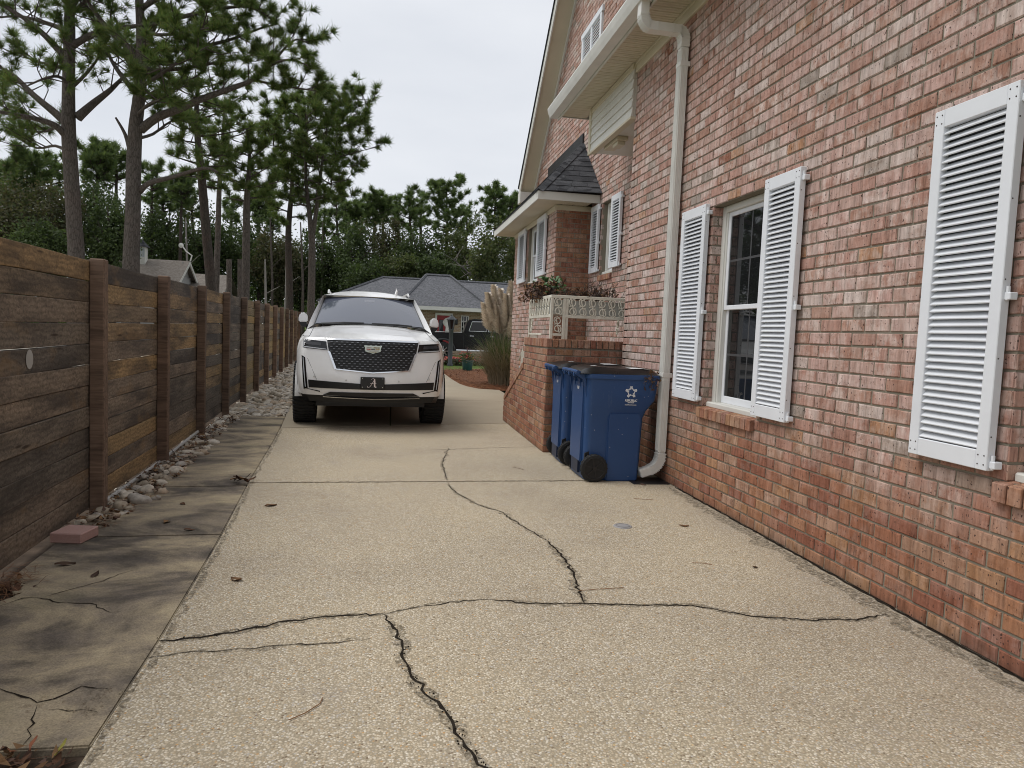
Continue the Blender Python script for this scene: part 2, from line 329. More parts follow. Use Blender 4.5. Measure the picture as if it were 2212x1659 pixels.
m['leafb'] = leaf_mat('brownish_leaves', [(.06, .066, .030), (.078, .075, .038), (.055, .07, .030), (.088, .075, .043)])
m['soil'] = plain('leaf_soil', (.075, .055, .040), .95, vary=.5, vs=9, bump=.8, bs=50, spec=.1)
m['mulch'] = plain('pine_straw', (.16, .07, .036), .95, vary=.5, vs=14, bump=1, bs=40, spec=.1)
m['grass'] = plain('lawn', (.085, .125, .030), .95, vary=.4, vs=3, bump=1, bs=50, spec=.1)
m['pale_ground'] = plain('pale_yard_ground', (.50, .47, .40), .95, vary=.15, vs=2, spec=.1); m['crack'] = plain('crack_dirt', (.026, .021, .016), 1, vary=.5, vs=40, spec=.05); m['joint'] = plain('joint_dirt', (.05, .042, .033), 1, vary=.4, vs=20, spec=.05)
m['black'] = plain('black_plastic', (.012, .012, .013), .45, vary=.2); m['rubber'] = plain('tyre_rubber', (.016, .016, .016), .8, vary=.25, vs=20)
m['chrome'] = NT('chrome').set((.75, .76, .78), .15, 1); m['gloss'] = NT('gloss_black').set((.008, .008, .009), .08)
m['carw'] = paint_mat('pearl_white_paint', (.86, .86, .85)); m['wind'] = NT('sky_reflection_windscreen').set((.085, .095, .125), .06, 0, .6, **{'Coat Weight': .45, 'Coat Roughness': .02})  # windscreen base colour carries the grey-blue of the reflected sky
m['iron'] = plain('cream_iron', (.66, .63, .53), .5, vary=.12, vs=12)

t = NT('dirt_film'); p_ = t.pos(); nz_ = t.noise(p_, 38, 5, .7); tb = t.n('ShaderNodeBsdfTransparent'); ms_ = t.n('ShaderNodeMixShader', i_Fac=t.ramp(nz_, [(.42, 0), (.62, .62)])); t.set(t.mix(t.noise(p_, 9, 3), (.10, .085, .062), (.17, .145, .105)), .95, 0, .1)
t.t.links.new(tb.outputs[0], ms_.inputs[1]); t.t.links.new(t.b.outputs[0], ms_.inputs[2]); t.t.links.new(ms_.outputs[0], t.t.nodes['Material Output'].inputs[0]); m['dirt'] = t.m
def RM(name, cols, rough=.85):
    t = NT(name); r = t.rand(); c = t.ramp(r, [(i/len(cols), q) for i, q in enumerate(cols)], 'CONSTANT')
    c = t.mix(1, c, t.ramp(t.noise(t.pos(), 25, 4), [(.3, .7), (.7, 1.2)]), 'MULTIPLY'); t.bump(t.noise(t.pos(), 70, 3), .4, .006); return t.set(c, rough, 0, .3)
m['stone'] = RM('river_stone', [(.49, .43, .345), (.39, .325, .245), (.56, .495, .405), (.31, .26, .195), (.60, .54, .455), (.41, .37, .32), (.45, .35, .255)])
m['dryleaf'] = RM('dry_leaf', [(.11, .055, .03), (.16, .085, .04), (.075, .045, .03), (.21, .12, .055), (.12, .07, .05)])
m['straw'] = RM('straw_blade', [(.17, .075, .035), (.22, .10, .05), (.12, .055, .03), (.26, .14, .07)])
# ------------------------------------------------------------------ ground
def sheet(name, poly, z, mat, kind='structure', thick=None, parent=None, label=None):
    b = MB()
    if thick: b.prism(poly, (0, 0, z-thick), (1, 0, 0), (0, 1, 0), (0, 0, thick))
    else: b.add([(x, y, z) for x, y in poly], [tuple(range(len(poly)))])
    o = b.build(name, mat, parent)
    if kind: o['kind'] = kind
    if label: o['label'] = label
    return o
sheet('ground', [(-500, -60), (500, -60), (500, 700), (-500, 700)], -.075, m['grass'])
sheet('added_pale_yard', [(-26, 6), (-3.0, 6), (-4.2, 44), (-40, 44)], -.06, m['pale_ground'])  # pale ground added so the gaps between fence planks look bright
sheet('soil', [(-5.5, -4), (-.7, -4), (-1.2, 11), (-2.2, 29), (-7, 29)], -.055, m['soil'])
LEFT = [(-.72, -3), (-.84, 1.2), (-.884, 2.22), (-.919, 3.12), (-.945, 3.6), (-1.0, 4.52), (-1.134, 6.2), (-1.285, 8.55), (-1.36, 9.55), (-1.44, 10.48), (-1.56, 11.97), (-1.68, 13.6), (-1.77, 14.43), (-2.37, 21.97), (-2.9, 31.9)]
def leftx(y):
    for (x0, y0), (x1, y1) in zip(LEFT, LEFT[1:]):
        if y <= y1: return x0+(x1-x0)*(y-y0)/(y1-y0)
    return LEFT[-1][0]
dw = empty('driveway'); dw['kind'] = 'structure'
def lpts(y0, y1): return [(x, y) for x, y in LEFT if y0 < y < y1]
J1 = lambda x: 6.21+(x+1.134)*.057
J2 = lambda x: 9.55+(x+1.36)*.3
g = .006
def slab(poly, mat, z=0.0, par=dw, name='concrete_slab', th=.11):
    b = MB().prism(poly, (0, 0, z-th), (1, 0, 0), (0, 1, 0), (0, 0, th)); return b.build(name, mat, par, bevel=.006)
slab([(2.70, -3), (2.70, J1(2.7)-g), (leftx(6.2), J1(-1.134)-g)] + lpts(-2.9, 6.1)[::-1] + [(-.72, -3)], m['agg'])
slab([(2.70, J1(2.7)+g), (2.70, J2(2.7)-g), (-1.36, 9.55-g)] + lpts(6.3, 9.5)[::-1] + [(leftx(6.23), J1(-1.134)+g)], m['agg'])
slab([(2.70, J2(2.7)+g), (2.62, 13.95), (.06, 13.75), (.06, J2(.06)+g)], m['conc']); slab([(.045, J2(.05)+g), (.045, 13.74), (leftx(13.6), 13.6), (-1.56, 11.97), (-1.44, 10.48), (-1.36, 9.57)], m['conc'])
slab([(2.62, 13.965), (2.62, 16.67), (2.149, 16.91), (1.95, 17.5), (1.84, 18.3), (1.78, 20), (1.755, 23), (1.9, 31.9), (-2.9, 31.9), (-2.37, 21.97), (-1.77, 14.43), (leftx(13.62), 13.62)], m['conc'])
sheet('street', [(-70, 32), (80, 33.5), (80, 38.6), (-70, 37.5)], -.05, m['street'], thick=.02)
J = MB()
J.add([(x, f(x)+s*.011, -.02) for f in (J1,) for x, s in ((-1.13, -1), (2.69, -1), (2.69, 1), (-1.13, 1))], [(0, 1, 2, 3)])
J.add([(x, J2(x)+s*.011, -.02) for x, s in ((-1.36, -1), (2.69, -1), (2.69, 1), (-1.36, 1))], [(0, 1, 2, 3)])
J.build('expansion_joint', m['joint'], dw)
def ribbon(b, pts, w, z=.0025, jit=.012, step=.03):
    P = []
    for (x0, y0), (x1, y1) in zip(pts, pts[1:]):
        d = math.hypot(x1-x0, y1-y0); k = max(1, int(d/step))
        for i in range(k):
            t = i/k; j = jit if i else jit*.3; P.append((x0+(x1-x0)*t+random.gauss(0, j*.5), y0+(y1-y0)*t+random.gauss(0, j*.5)))
    P.append(pts[-1]); n = len(P); base = len(b.v)
    for i, (x, y) in enumerate(P):
        a = P[max(0, i-1)]; c = P[min(n-1, i+1)]; dx, dy = c[0]-a[0], c[1]-a[1]; l = math.hypot(dx, dy) or 1
        e = min(1, .25+min(i, n-1-i)/4)
        for s in (-1, 1):
            ww = w*e*random.uniform(.25, 1.15); b.v.append((x-dy/l*s*ww, y+dx/l*s*ww, z))
    for i in range(n-1): b.f.append((base+2*i, base+2*i+1, base+2*i+3, base+2*i+2))
CA = [(0.72, 8.136), (0.572, 7.206), (0.553, 6.35), (0.553, 6.212), (0.589, 5.852), (0.717, 5.454), (0.867, 5.237), (0.968, 4.824), (1.069, 4.456), (1.083, 4.165), (1.076, 3.83), (1.026, 3.544), (1.019, 3.384)]
CB = [(-0.922, 3.1), (-0.762, 3.12), (-0.605, 3.184), (-0.46, 3.259), (-0.261, 3.313), (0.015, 3.322), (0.17, 3.397), (0.404, 3.466), (0.547, 3.476), (0.703, 3.417), (1.019, 3.384), (1.338, 3.345), (1.559, 3.337), (1.694, 3.249), (1.848, 3.163), (2.089, 3.106), (2.331, 3.089), (2.541, 3.144)]
CC = [(0.015, 3.322), (0.047, 3.197), (0.096, 2.999), (0.09, 2.889), (0.118, 2.725), (0.158, 2.594), (0.233, 2.439), (0.264, 2.331), (0.279, 2.246), (0.295, 2.179), (0.336, 2.091), (.42, 1.9), (.45, 1.6)]
CD = [(-0.922, 2.931), (-0.78, 2.981), (-0.603, 2.987), (-0.424, 3.017), (-0.235, 3.025), (-0.042, 3.056)]
CE = [(0.498, 7.991), (0.876, 8.084), (1.329, 8.219), (1.858, 8.33)]
for pts, w in ((CA[:3], .004), (CA[3:9], .005), (CA[8:], .0085), (CB[:6], .0085), (CB[5:9], .004), (CB[8:], .0062), (CC, .0075), (CD, .0028), (CE, .003)):
    b = MB(); ribbon(b, pts, w); b.build('crack', m['crack'], dw, fix=False)
    b = MB(); ribbon(b, pts, w*3.2+.012, .0012, .02, .05); b.build('crack_dirt', m['dirt'], dw, fix=False)
b = MB()                                                                 # broken crumbs along the wide cracks
for pts in (CA[7:], CB[:4], CC):
    for (x0, y0), (x1, y1) in zip(pts, pts[1:]):
        for _ in range(9):
            t = random.random(); r = random.uniform(.002, .0055); x = x0+(x1-x0)*t+random.gauss(0, .014); y = y0+(y1-y0)*t+random.gauss(0, .014)
            b.add([(x+r*random.uniform(.6, 1.3)*cos(a), y+r*random.uniform(.6, 1.3)*sin(a), .001) for a in (0, 2.1, 4.2)]+[(x, y, .001+r)], [(0, 1, 3), (1, 2, 3), (2, 0, 3)])
b.build('crack_crumbs', m['crack'], dw, fix=False)['kind'] = 'stuff'
b = MB(); ribbon(b, [(2.636, -1), (2.636, 2), (2.634, 4.2), (2.636, 6.1)], .013, .004, .006, .04); b.build('wall_foot_grime', m['crack'], dw, fix=False)
b = MB(); ribbon(b, [(2.58, -1), (2.57, 2), (2.56, 4.2), (2.58, 6.1)], .075, .0014, .03, .09); b.build('wall_foot_dirt', m['dirt'], dw, fix=False)
b = MB(); ribbon(b, [(lx_+.022, y_) for lx_, y_ in LEFT[:9]], .02, .0014, .015, .08); b.build('edge_dirt', m['dirt'], dw, fix=False)
b = MB(); ribbon(b, [(-1.1, J1(-1.1)), (.5, J1(.5)), (2.6, J1(2.6))], .035, .0016, .01, .06); b.build('joint_dirt', m['dirt'], dw, fix=False)
# older, stained strip of concrete between fence and driveway, a little lower
pth = empty('path'); pth['kind'] = 'structure'
ZP = -.022; lx = lambda y: leftx(y)-.014
def pslab(poly): return slab(poly, m['oldc'], ZP, pth, 'path_slab', .09)
pslab([(lx(2.4), 2.375), (lx(3.1), 3.12), (lx(3.6), 3.6), (lx(4.52), 4.52), (lx(4.74), 4.75), (-1.95, 4.70), (-1.90, 3.98), (-1.76, 3.72), (-1.86, 3.55), (-1.85, 2.40), (-1.03, 2.372)])
pslab([(lx(4.76), 4.762), (lx(6.13), 6.19), (-1.84, 6.13), (-1.86, 5.55), (-1.96, 5.2), (-1.97, 4.712)])
pslab([(lx(6.2), 6.203), (lx(8.55), 8.55), (lx(9.5), 9.5), (lx(10.48), 10.5), (lx(11), 11.06), (-2.22, 10.98), (-2.06, 8.15), (-1.86, 6.3), (-1.84, 6.143)])
for pts, w in (([(-1.759, 3.594), (-1.705, 3.688), (-1.612, 3.672), (-1.515, 3.617), (-1.438, 3.607), (-1.368, 3.599), (-1.245, 3.478), (-1.195, 3.484)], .004), ([(-1.621, 3.693), (-1.559, 3.771), (-1.49, 3.843), (-1.428, 3.907), (-1.391, 4.011), (-1.316, 4.082)], .003),
               ([(-1.362, 2.779), (-1.294, 2.739), (-1.224, 2.695), (-1.191, 2.665), (-1.142, 2.687), (-1.111, 2.723), (-1.09, 2.772), (-1.025, 2.749), (-0.965, 2.727)], .005), ([(-1.125, 2.613), (-1.06, 2.597), (-1.008, 2.599), (-0.963, 2.582)], .004), ([(-1.186, 2.655), (-1.152, 2.551), (-1.111, 2.446), (-1.11, 2.394)], .004)):
    b = MB(); ribbon(b, pts, w, ZP+.0025); b.build('crack', m['crack'], pth, fix=False)
b = MB()
for _ in range(70):                                                     # spalled bits where cracks meet
    x, y = random.choice([(-1.19, 2.65), (-1.0, 2.6), (-.99, 2.7)]); x += random.gauss(0, .035); y += random.gauss(0, .03); r = random.uniform(.003, .011)
    b.add([(x+r*random.uniform(.6, 1.3)*cos(a), y+r*random.uniform(.6, 1.3)*sin(a), ZP) for a in (0, 1.6, 3.1, 4.7)]+[(x, y, ZP+r*.8)], [(0, 1, 4), (1, 2, 4), (2, 3, 4), (3, 0, 4)])
b.build('concrete_crumbs', m['oldc'], pth, fix=False)['kind'] = 'stuff'

# ------------------------------------------------------------------ brick laying
BL, BH, MJ = .21, .08, .011
def brick_mesh(k):
    r = random.Random(k); hl, hh = (BL-MJ)/2, (BH-MJ)/2; c = .0045; j = lambda: r.uniform(-.0022, .0022)
    vs = []
    for (sx, sz) in ((-1, -1), (1, -1), (1, 1), (-1, 1)): vs.append((sx*hl, .035, sz*hh))
    for (sx, sz) in ((-1, -1), (1, -1), (1, 1), (-1, 1)): vs.append((sx*hl+j(), c, sz*hh+j()))
    for (sx, sz) in ((-1, -1), (1, -1), (1, 1), (-1, 1)): vs.append((sx*(hl-c)+j(), j(), sz*(hh-c)+j()))
    fs = [(8, 9, 10, 11)]
    for a in range(4): b_ = (a+1) % 4; fs += [(a, b_, 4+b_, 4+a), (4+a, 4+b_, 8+b_, 8+a)]
    return vs, fs
BM = [brick_mesh(k) for k in range(14)]; BME = {}
def bmesh_data(k, mat):
    key = (k, mat.name)
    if key not in BME:
        me = bpy.data.meshes.new('brick'); me.from_pydata(BM[k][0], [], BM[k][1]); me.materials.append(mat); me.update(); BME[key] = me
    return BME[key]
def lay(O, U, N, W, z0, z1, holes=(), clip=None, phase=0.0, length=BL, header_top=False):
    """bricks of one face: O origin on the face plane (z=0), U along it, N outwards. Returns (matrix) records."""
    O, U, N = Vector(O), Vector(U), Vector(N); out = []; r0 = int(round(z0/BH)); r1 = int(round(z1/BH))
    for r in range(r0, r1):
        zc = (r+.5)*BH; segs = [(0, W)]
        for (a, b_, c, d) in holes:
            if c < zc < d:
                n = []
                for s, e in segs:
                    if b_ <= s or a >= e: n.append((s, e)); continue
                    if a > s: n.append((s, a))
                    if b_ < e: n.append((b_, e))
                segs = n
        for s, e in segs:
            off = (r % 2)*length/2 + phase; k = math.floor((s-off)/length)
            while True:
                a = off+k*length; b_ = a+length; k += 1
                if a >= e-.001: break
                a2, b2 = max(a, s), min(b_, e)
                if b2-a2 < .016: continue
                uc = (a2+b2)/2
                if clip and not clip(uc, zc): continue
                sx = (b2-a2-MJ)/(BL-MJ)
                p = O+U*uc+Vector((0, 0, zc))+N*random.uniform(-.0012, .0016)
                M = Matrix(((U.x*sx, -N.x, 0, p.x), (U.y*sx, -N.y, 0, p.y), (0, 0, 1, p.z), (0, 0, 0, 1)))
                out.append((M, (b2-a2), p, N))
    return out
def score(rec):
    M, l, p, N = rec; q = proj(p)
    if q is None or not (-60 < q[0] < PW+60 and -60 < q[1] < PH+60): return 0
    d = EYEV-p; return max(0, d.normalized().dot(N))*l/d.length_squared
def place_bricks(groups, limit=300):                                     # groups: [(records, parent, material)]
    allr = [(score(r), r, par, mt) for recs, par, mt in groups for r in recs]
    allr.sort(key=lambda t: -t[0]); joined = {}
    for i, (s, r, par, mt) in enumerate(allr):
        k = random.randrange(len(BM))
        if i < limit and s > 0:
            o = bpy.data.objects.new('brick', bmesh_data(k, mt)); COL.objects.link(o); o.parent = par; o.matrix_local = r[0]
        else: joined.setdefault((par.name, mt.name), (par, mt, []))[2].append((r[0], k))
    for (par, mt, lst) in joined.values():
        V = []; F = []
        for M, k in lst:
            n = len(V); V += [tuple(M @ Vector(v)) for v in BM[k][0]]; F += [tuple(i+n for i in f) for f in BM[k][1]]
        me = bpy.data.meshes.new('brickwork'); me.from_pydata(V, [], F); me.update(); o = link('brickwork', me, par, mt); o['kind'] = 'stuff'
# ------------------------------------------------------------------ the brick house
house = empty('brick_house', (0, 0, 0), 0, 'pink brick house with white louvred shutters along the right side of the driveway', 'house')
XW, XR, YC, YB0, YB1 = 2.642, 3.23, 7.83, 11.5, 15.4
W1 = (4.75, 5.66, .80, 2.48); W2 = (1.72, 2.62, .80, 2.48)                # openings on the near wall (y0, y1, z0, z1)
def wall_backing(name, polys):
    b = MB()
    for poly, O, U, D in polys: b.prism(poly, O, U, (0, 0, 1), D)
    return b.build(name, m['mortar'], house)
RB = .007                                                               # mortar lies this far behind the brick faces
GR = lambda hs: [(a-RB, b_+RB, c, d) for a, b_, c, d in hs]
def strips(y0, y1, z0, z1, holes):                                       # rectangles of a wall around openings
    out = []; ys = sorted({y0, y1, *[h[0] for h in holes], *[h[1] for h in holes]}); ys = [y for y in ys if y0 <= y <= y1]
    for a, b_ in zip(ys, ys[1:]):
        mid = (a+b_)/2; h = [q for q in holes if q[0] < mid < q[1]]
        if not h: out.append((a, b_, z0, z1))
        else: out += [(a, b_, z0, h[0][2]), (a, b_, h[0][3], z1)]
    return out
rect = lambda a, b_, c, d: [(a, c), (b_, c), (b_, d), (a, d)]
near_w = wall_backing('brick_wall', [(rect(*s), (XW+RB, 0, 0), (0, 1, 0), (.10-RB, 0, 0)) for s in strips(-3, YC-.002, -.1, 4.55, GR([W1, W2]))] + [(rect(XW+RB, XR, -.1, 4.5), (0, YC-RB, 0), (1, 0, 0), (0, -.1, 0))])
WR = (10.25, 10.88, 2.33, 3.44); WB = (12.85, 13.98, 2.33, 3.44)
RAKE = lambda y: 8.78-.918*abs(y-11.95)
gab = [(YC, -.1), (16.3, -.1), (16.3, RAKE(16.3)), (11.95, 8.78), (YC, RAKE(YC)+.6)]
gw = MB()
for a, b_, c, d in strips(YC-.05, 16.3, -.1, 4.6, GR([WR])): gw.prism(rect(a, b_, c, d), (XR+RB, 0, 0), (0, 1, 0), (0, 0, 1), (.12, 0, 0))
gw.prism([(YC-1.5, 4.6), (16.3, 4.6), (16.3, RAKE(16.3)), (11.95, 8.78), (YC-1.5, RAKE(YC-1.5))], (XR+RB, 0, 0), (0, 1, 0), (0, 0, 1), (.12, 0, 0))
gable_w = gw.build('gable_wall', m['mortar'], house)
bw = MB()
for a, b_, c, d in strips(YB0+.002, YB1, -.1, 3.5, GR([WB])): bw.prism(rect(a, b_, c, d), (XW+RB, 0, 0), (0, 1, 0), (0, 0, 1), (.1, 0, 0))
bw.prism(rect(XW+RB, XR+RB, -.1, 3.5), (0, YB0+RB, 0), (1, 0, 0), (0, 0, 1), (0, .1, 0)); bw.prism(rect(XW+RB, XR+RB, -.1, 3.5), (0, YB1-.1, 0), (1, 0, 0), (0, 0, 1), (0, .1, 0))
bay_w = bw.build('bay_wall', m['mortar'], house)
hl = [(y0+3, y1+3, z0, z1) for y0, y1, z0, z1 in (W1, W2)]
recs_near = lay((XW, -3, 0), (0, 1, 0), (-1, 0, 0), YC+3, 0, 4.48, hl, phase=.12) + lay((XW+.115, YC, 0), (1, 0, 0), (0, 1, 0), .5, 0, 4.4)
for (y0, y1, z0, z1) in (W1, W2):                                        # jamb returns of the openings
    recs_near += lay((XW, y1, 0), (1, 0, 0), (0, -1, 0), .105, z0, z1, length=.105, phase=0) + lay((XW, y0, 0), (1, 0, 0), (0, 1, 0), .105, z0, z1, length=.105)
recs_gab = lay((XR, YC-1.5, 0), (0, 1, 0), (-1, 0, 0), 16.3-YC+1.5, 0, 8.8, [(WR[0]-YC+1.5, WR[1]-YC+1.5, WR[2], WR[3])], clip=lambda u, z: z < RAKE(u+YC-1.5)+.02 and not (u+YC-1.5 < YC and z < 4.6), phase=.05)
recs_bay = lay((XW, YB0, 0), (0, 1, 0), (-1, 0, 0), YB1-YB0, 0, 3.47, [(WB[0]-YB0, WB[1]-YB0, WB[2], WB[3])], phase=0)
recs_bayf = lay((XW, YB0, 0), (1, 0, 0), (0, -1, 0), XR-XW, 0, 3.47, phase=.0)
sill_r = []
def rowlock(y0, y1, zt, X, parent, slope=.02, n=None, out=.035):          # sill of bricks on edge
    n = n or int((y1-y0)/.075); w = (y1-y0)/n
    for i in range(n):
        b = MB().bbox(X-out, X+.1, y0+i*w+.004, y0+(i+1)*w-.004, zt-.105, zt, .004)
        for k, (x, y, z) in enumerate(b.v):
            if z > zt-.03: b.v[k] = (x, y, z-(X+.1-x)*.16)
        b.build('sill_brick', m['brick_red'], parent)
sill1 = MB().box(XW-.02, XW+.1, 4.77, 5.69, .71, .79).build('window_ledge', m['mortar'], house); rowlock(4.765, 5.70, .815, XW, sill1)
sill2 = MB().box(XW-.02, XW+.1, 1.70, 2.64, .71, .79).build('window_ledge', m['mortar'], house); rowlock(1.695, 2.66, .815, XW, sill2)
sill3 = MB().box(XR-.02, XR+.1, 10.25, 10.9, 2.24, 2.32).build('window_ledge', m['mortar'], house); rowlock(10.24, 10.9, 2.335, XR, sill3, n=7)
sill4 = MB().box(XW-.02, XW+.1, 12.85, 13.98, 2.24, 2.32).build('window_ledge', m['mortar'], house); rowlock(12.84, 14.0, 2.335, XW, sill4, n=9)
place_bricks([(recs_near, near_w, m['brick']), (recs_gab, gable_w, m['brick']), (recs_bay, bay_w, m['brick']), (recs_bayf, bay_w, m['brick_red'])], 300)
# windows: frame, two sashes, dark panes with muntins behind the glass
def window(X, y0, y1, z0, z1, d=.085):
    fr = MB(); x = X+d; t = .055
    fr.bbox(x, x+.09, y0, y0+t, z0, z1, .006); fr.bbox(x, x+.09, y1-t, y1, z0, z1, .006); fr.bbox(x, x+.09, y0+t, y1-t, z1-t, z1, .006); fr.bbox(x-.05, x+.09, y0+.003, y1-.003, z0, z0+.045, .008)
    fr.bbox(x+.012, x+.08, y0+t, y0+t+.02, z0+.045, z1-t, .004); fr.bbox(x+.012, x+.08, y1-t-.02, y1-t, z0+.045, z1-t, .004)
    f = fr.build('window', m['trim'], house)
    zm = (z0+z1)/2; a, b_ = y0+t+.02, y1-t-.02
    for (c, e, xx) in ((zm-.02, z1-t, x+.022), (z0+.045, zm+.018, x+.048)):
        s = MB(); w = .038
        s.bbox(xx, xx+.025, a, a+w, c, e, .004); s.bbox(xx, xx+.025, b_-w, b_, c, e, .004); s.bbox(xx, xx+.025, a+w, b_-w, e-w, e, .004); s.bbox(xx, xx+.025, a+w, b_-w, c, c+w*(1.6 if c < zm-.1 else 1), .004)
        s.build('sash', m['white'], f)
        MB().box(xx+.010, xx+.016, a+w-.005, b_-w+.005, c+w-.005, e-w+.005).build('glass_pane', m['glassw'], f)
        g_ = MB()
        ym = (a+b_)/2; zc = (c+e)/2
        g_.box(xx+.0095, xx+.0105, ym-.009, ym+.009, c+w, e-w); g_.box(xx+.0093, xx+.0103, a+w, b_-w, zc-.009, zc+.009); g_.build('muntin', m['muntin'], f)
    return f
for X, h in ((XW, W1), (XW, W2), (XR, WR), (XW, WB)): window(X, *h)
def shutter(X, y0, y1, z0, z1, far=False, hinge=1, t=.042):
    """louvred shutter hung 2 cm off the wall; hinge=-1: hinges at the y0 side"""
    x1 = X-.018; x0 = x1-t; st = .062; fr = MB()
    fr.bbox(x0, x1, y0, y0+st, z0, z1, .003); fr.bbox(x0, x1, y1-st, y1, z0, z1, .003); fr.bbox(x0+.001, x1, y0+st, y1-st, z1-.085, z1, .003); fr.bbox(x0+.001, x1, y0+st, y1-st, z0, z0+.085, .003)
    f = fr.build('shutter', m['white'], house)
    za, zb = z0+.09, z1-.088; n = int(round((zb-za)/(.0342 if not far else .040))); p = (zb-za)/n; sm = MB()
    for i in range(n):
        zc = za+(i+.5)*p; hw = p*.66; xm = (x0+x1)/2+.002; dx = .0155
        M = Matrix.Translation((xm, 0, zc)) @ Matrix.Rotation(radians(-42), 4, 'Y')
        q = MB(); prof = [(-.021, -.0035), (-.0225, 0), (-.021, .0035), (.021, .0035), (.0225, 0), (.021, -.0035)]
        vs = [M @ Vector((a*(p/.0385)*1.17, yy, b_)) for yy in (y0+st-.002, y1-st+.002) for a, b_ in prof]; k = len(prof)
        q.add(vs, [tuple(range(k)), tuple(range(2*k-1, k-1, -1))]+[(j, (j+1) % k, k+(j+1) % k, k+j) for j in range(k)])
        if far: sm.add(q.v, q.f)
        else: q.build('slat', m['white'], f)
    if far: sm.build('slats', m['white'], f)
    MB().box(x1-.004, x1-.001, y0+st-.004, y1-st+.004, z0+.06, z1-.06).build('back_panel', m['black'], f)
    yy = y0 if hinge < 0 else y1
    for zz in (z0+.04, (z0+z1)/2-.06, z1-.06):
        h = MB(); o = -.012 if hinge < 0 else .012
        h.bbox(x0+.012, x1+.01, min(yy, yy+o*2.6), max(yy, yy+o*2.6), zz-.028, zz+.004, .003); h.lathe([(0, zz-.03), (.008, zz-.03), (.008, zz+.03), (0, zz+.03)], 8, c=(x0+.02, yy+o, 0))
        h.build('hinge', m['white'], f)
    if not far:
        s = MB()
        for zz in (z0+.025, z0+.065, z1-.025, z1-.065):
            for y in (y0+.015, y0+.048, y1-.048, y1-.015): s.lathe([(.0035, x0), (.0035, x0-.0015), (0, x0-.002)], 6, 'x', (0, y, zz))
        for k in range(5): s.lathe([(.0035, y0), (.0035, y0-.0015), (0, y0-.002)], 6, 'y', (x0+.012, 0, z0+.15+k*(z1-z0-.3)/4))
        s.build('screws', m['twig'], f)['kind'] = 'stuff'
    return f
shutter(XW, 5.685, 6.177, .838, 2.505, hinge=-1); shutter(XW, 4.285, 4.73, .838, 2.505, hinge=-1); shutter(XW, 2.665, 3.14, .838, 2.505, hinge=-1)
shutter(XR, 10.92, 11.32, 2.375, 3.44, True, -1); shutter(XR, 9.82, 10.25, 2.375, 3.43, True, -1); shutter(XW, 14.0, 14.72, 2.38, 3.44, True, -1); shutter(XW, 12.12, 12.80, 2.39, 3.44, True, -1)
# eave of the near wing: gutter, soffit strips, frieze
gx, gz = 2.10, 4.385
b = MB(); prof = [(gx+.03, gz), (gx+.14, gz), (gx+.14, gz+.125), (gx+.132, gz+.125), (gx+.132, gz+.012), (gx+.04, gz+.012), (gx+.018, gz+.06), (gx+.008, gz+.118), (gx-.006, gz+.125), (gx-.008, gz+.11), (gx+.008, gz+.055)]
b.prism(prof, (0, -3, 0), (1, 0, 0), (0, 0, 1), (0, 12.98, 0)); gut = b.build('gutter', m['gutter'], house)
MB().prism([(gx+.03, gz), (gx+.14, gz), (gx+.14, gz+.125), (gx-.006, gz+.125), (gx+.008, gz+.055)], (0, 9.98, 0), (1, 0, 0), (0, 0, 1), (0, .004, 0)).build('end_cap', m['gutter'], gut)
MB().box(gx+.145, gx+.165, -3, 9.99, gz-.02, gz+.14).build('fascia', m['trim'], house)
def soffit(x0, x1, y0, y1, z, pitch=.095, axis='y'):
    b = MB(); n = int((y1-y0)/pitch); pr = []
    for i in range(n):
        a = y0+i*pitch; pr += [(a, z), (a+pitch*.42, z), (a+pitch*.47, z+.012), (a+pitch*.53, z+.012), (a+pitch*.58, z), (a+pitch*.94, z), (a+pitch*.96, z+.018), (a+pitch*.99, z+.018)]
    if axis == 'y': P = [[(x0, a, h) for a, h in pr], [(x1, a, h) for a, h in pr]]
    else: P = [[(a, x0, h) for a, h in pr], [(a, x1, h) for a, h in pr]]
    b.grid(P); return b.build('soffit', m['soffit'], house, fix=False)
soffit(gx+.165, XW+.0, -3, 9.98, 4.412)
fz = MB(); fz.bbox(XW-.026, XW+.02, -3, YC+.02, 4.30, 4.408, .004); fz.bbox(XW-.036, XW-.024, -3, YC+.02, 4.385, 4.410, .003); fz.build('frieze_board', m['soffit'], house)
MB().box(gx+.165, XR, 9.96, 9.98, 4.412, 4.55).build('eave_closure', m['trim'], house)
roof = MB(); roof.prism([(gx+.06, gz+.13), (gx+.06, gz+.16), (9.5, 8.25), (9.5, 8.2)], (0, -3, 0), (1, 0, 0), (0, 0, 1), (0, 9.3, 0))
roof.prism([(gx+.06, gz+.13), (gx+.06, gz+.16), (3.215, gz+.69), (3.215, gz+.65)], (0, 6.3, 0), (1, 0, 0), (0, 0, 1), (0, 3.65, 0)); roof.build('wing_roof', m['shg'], house)
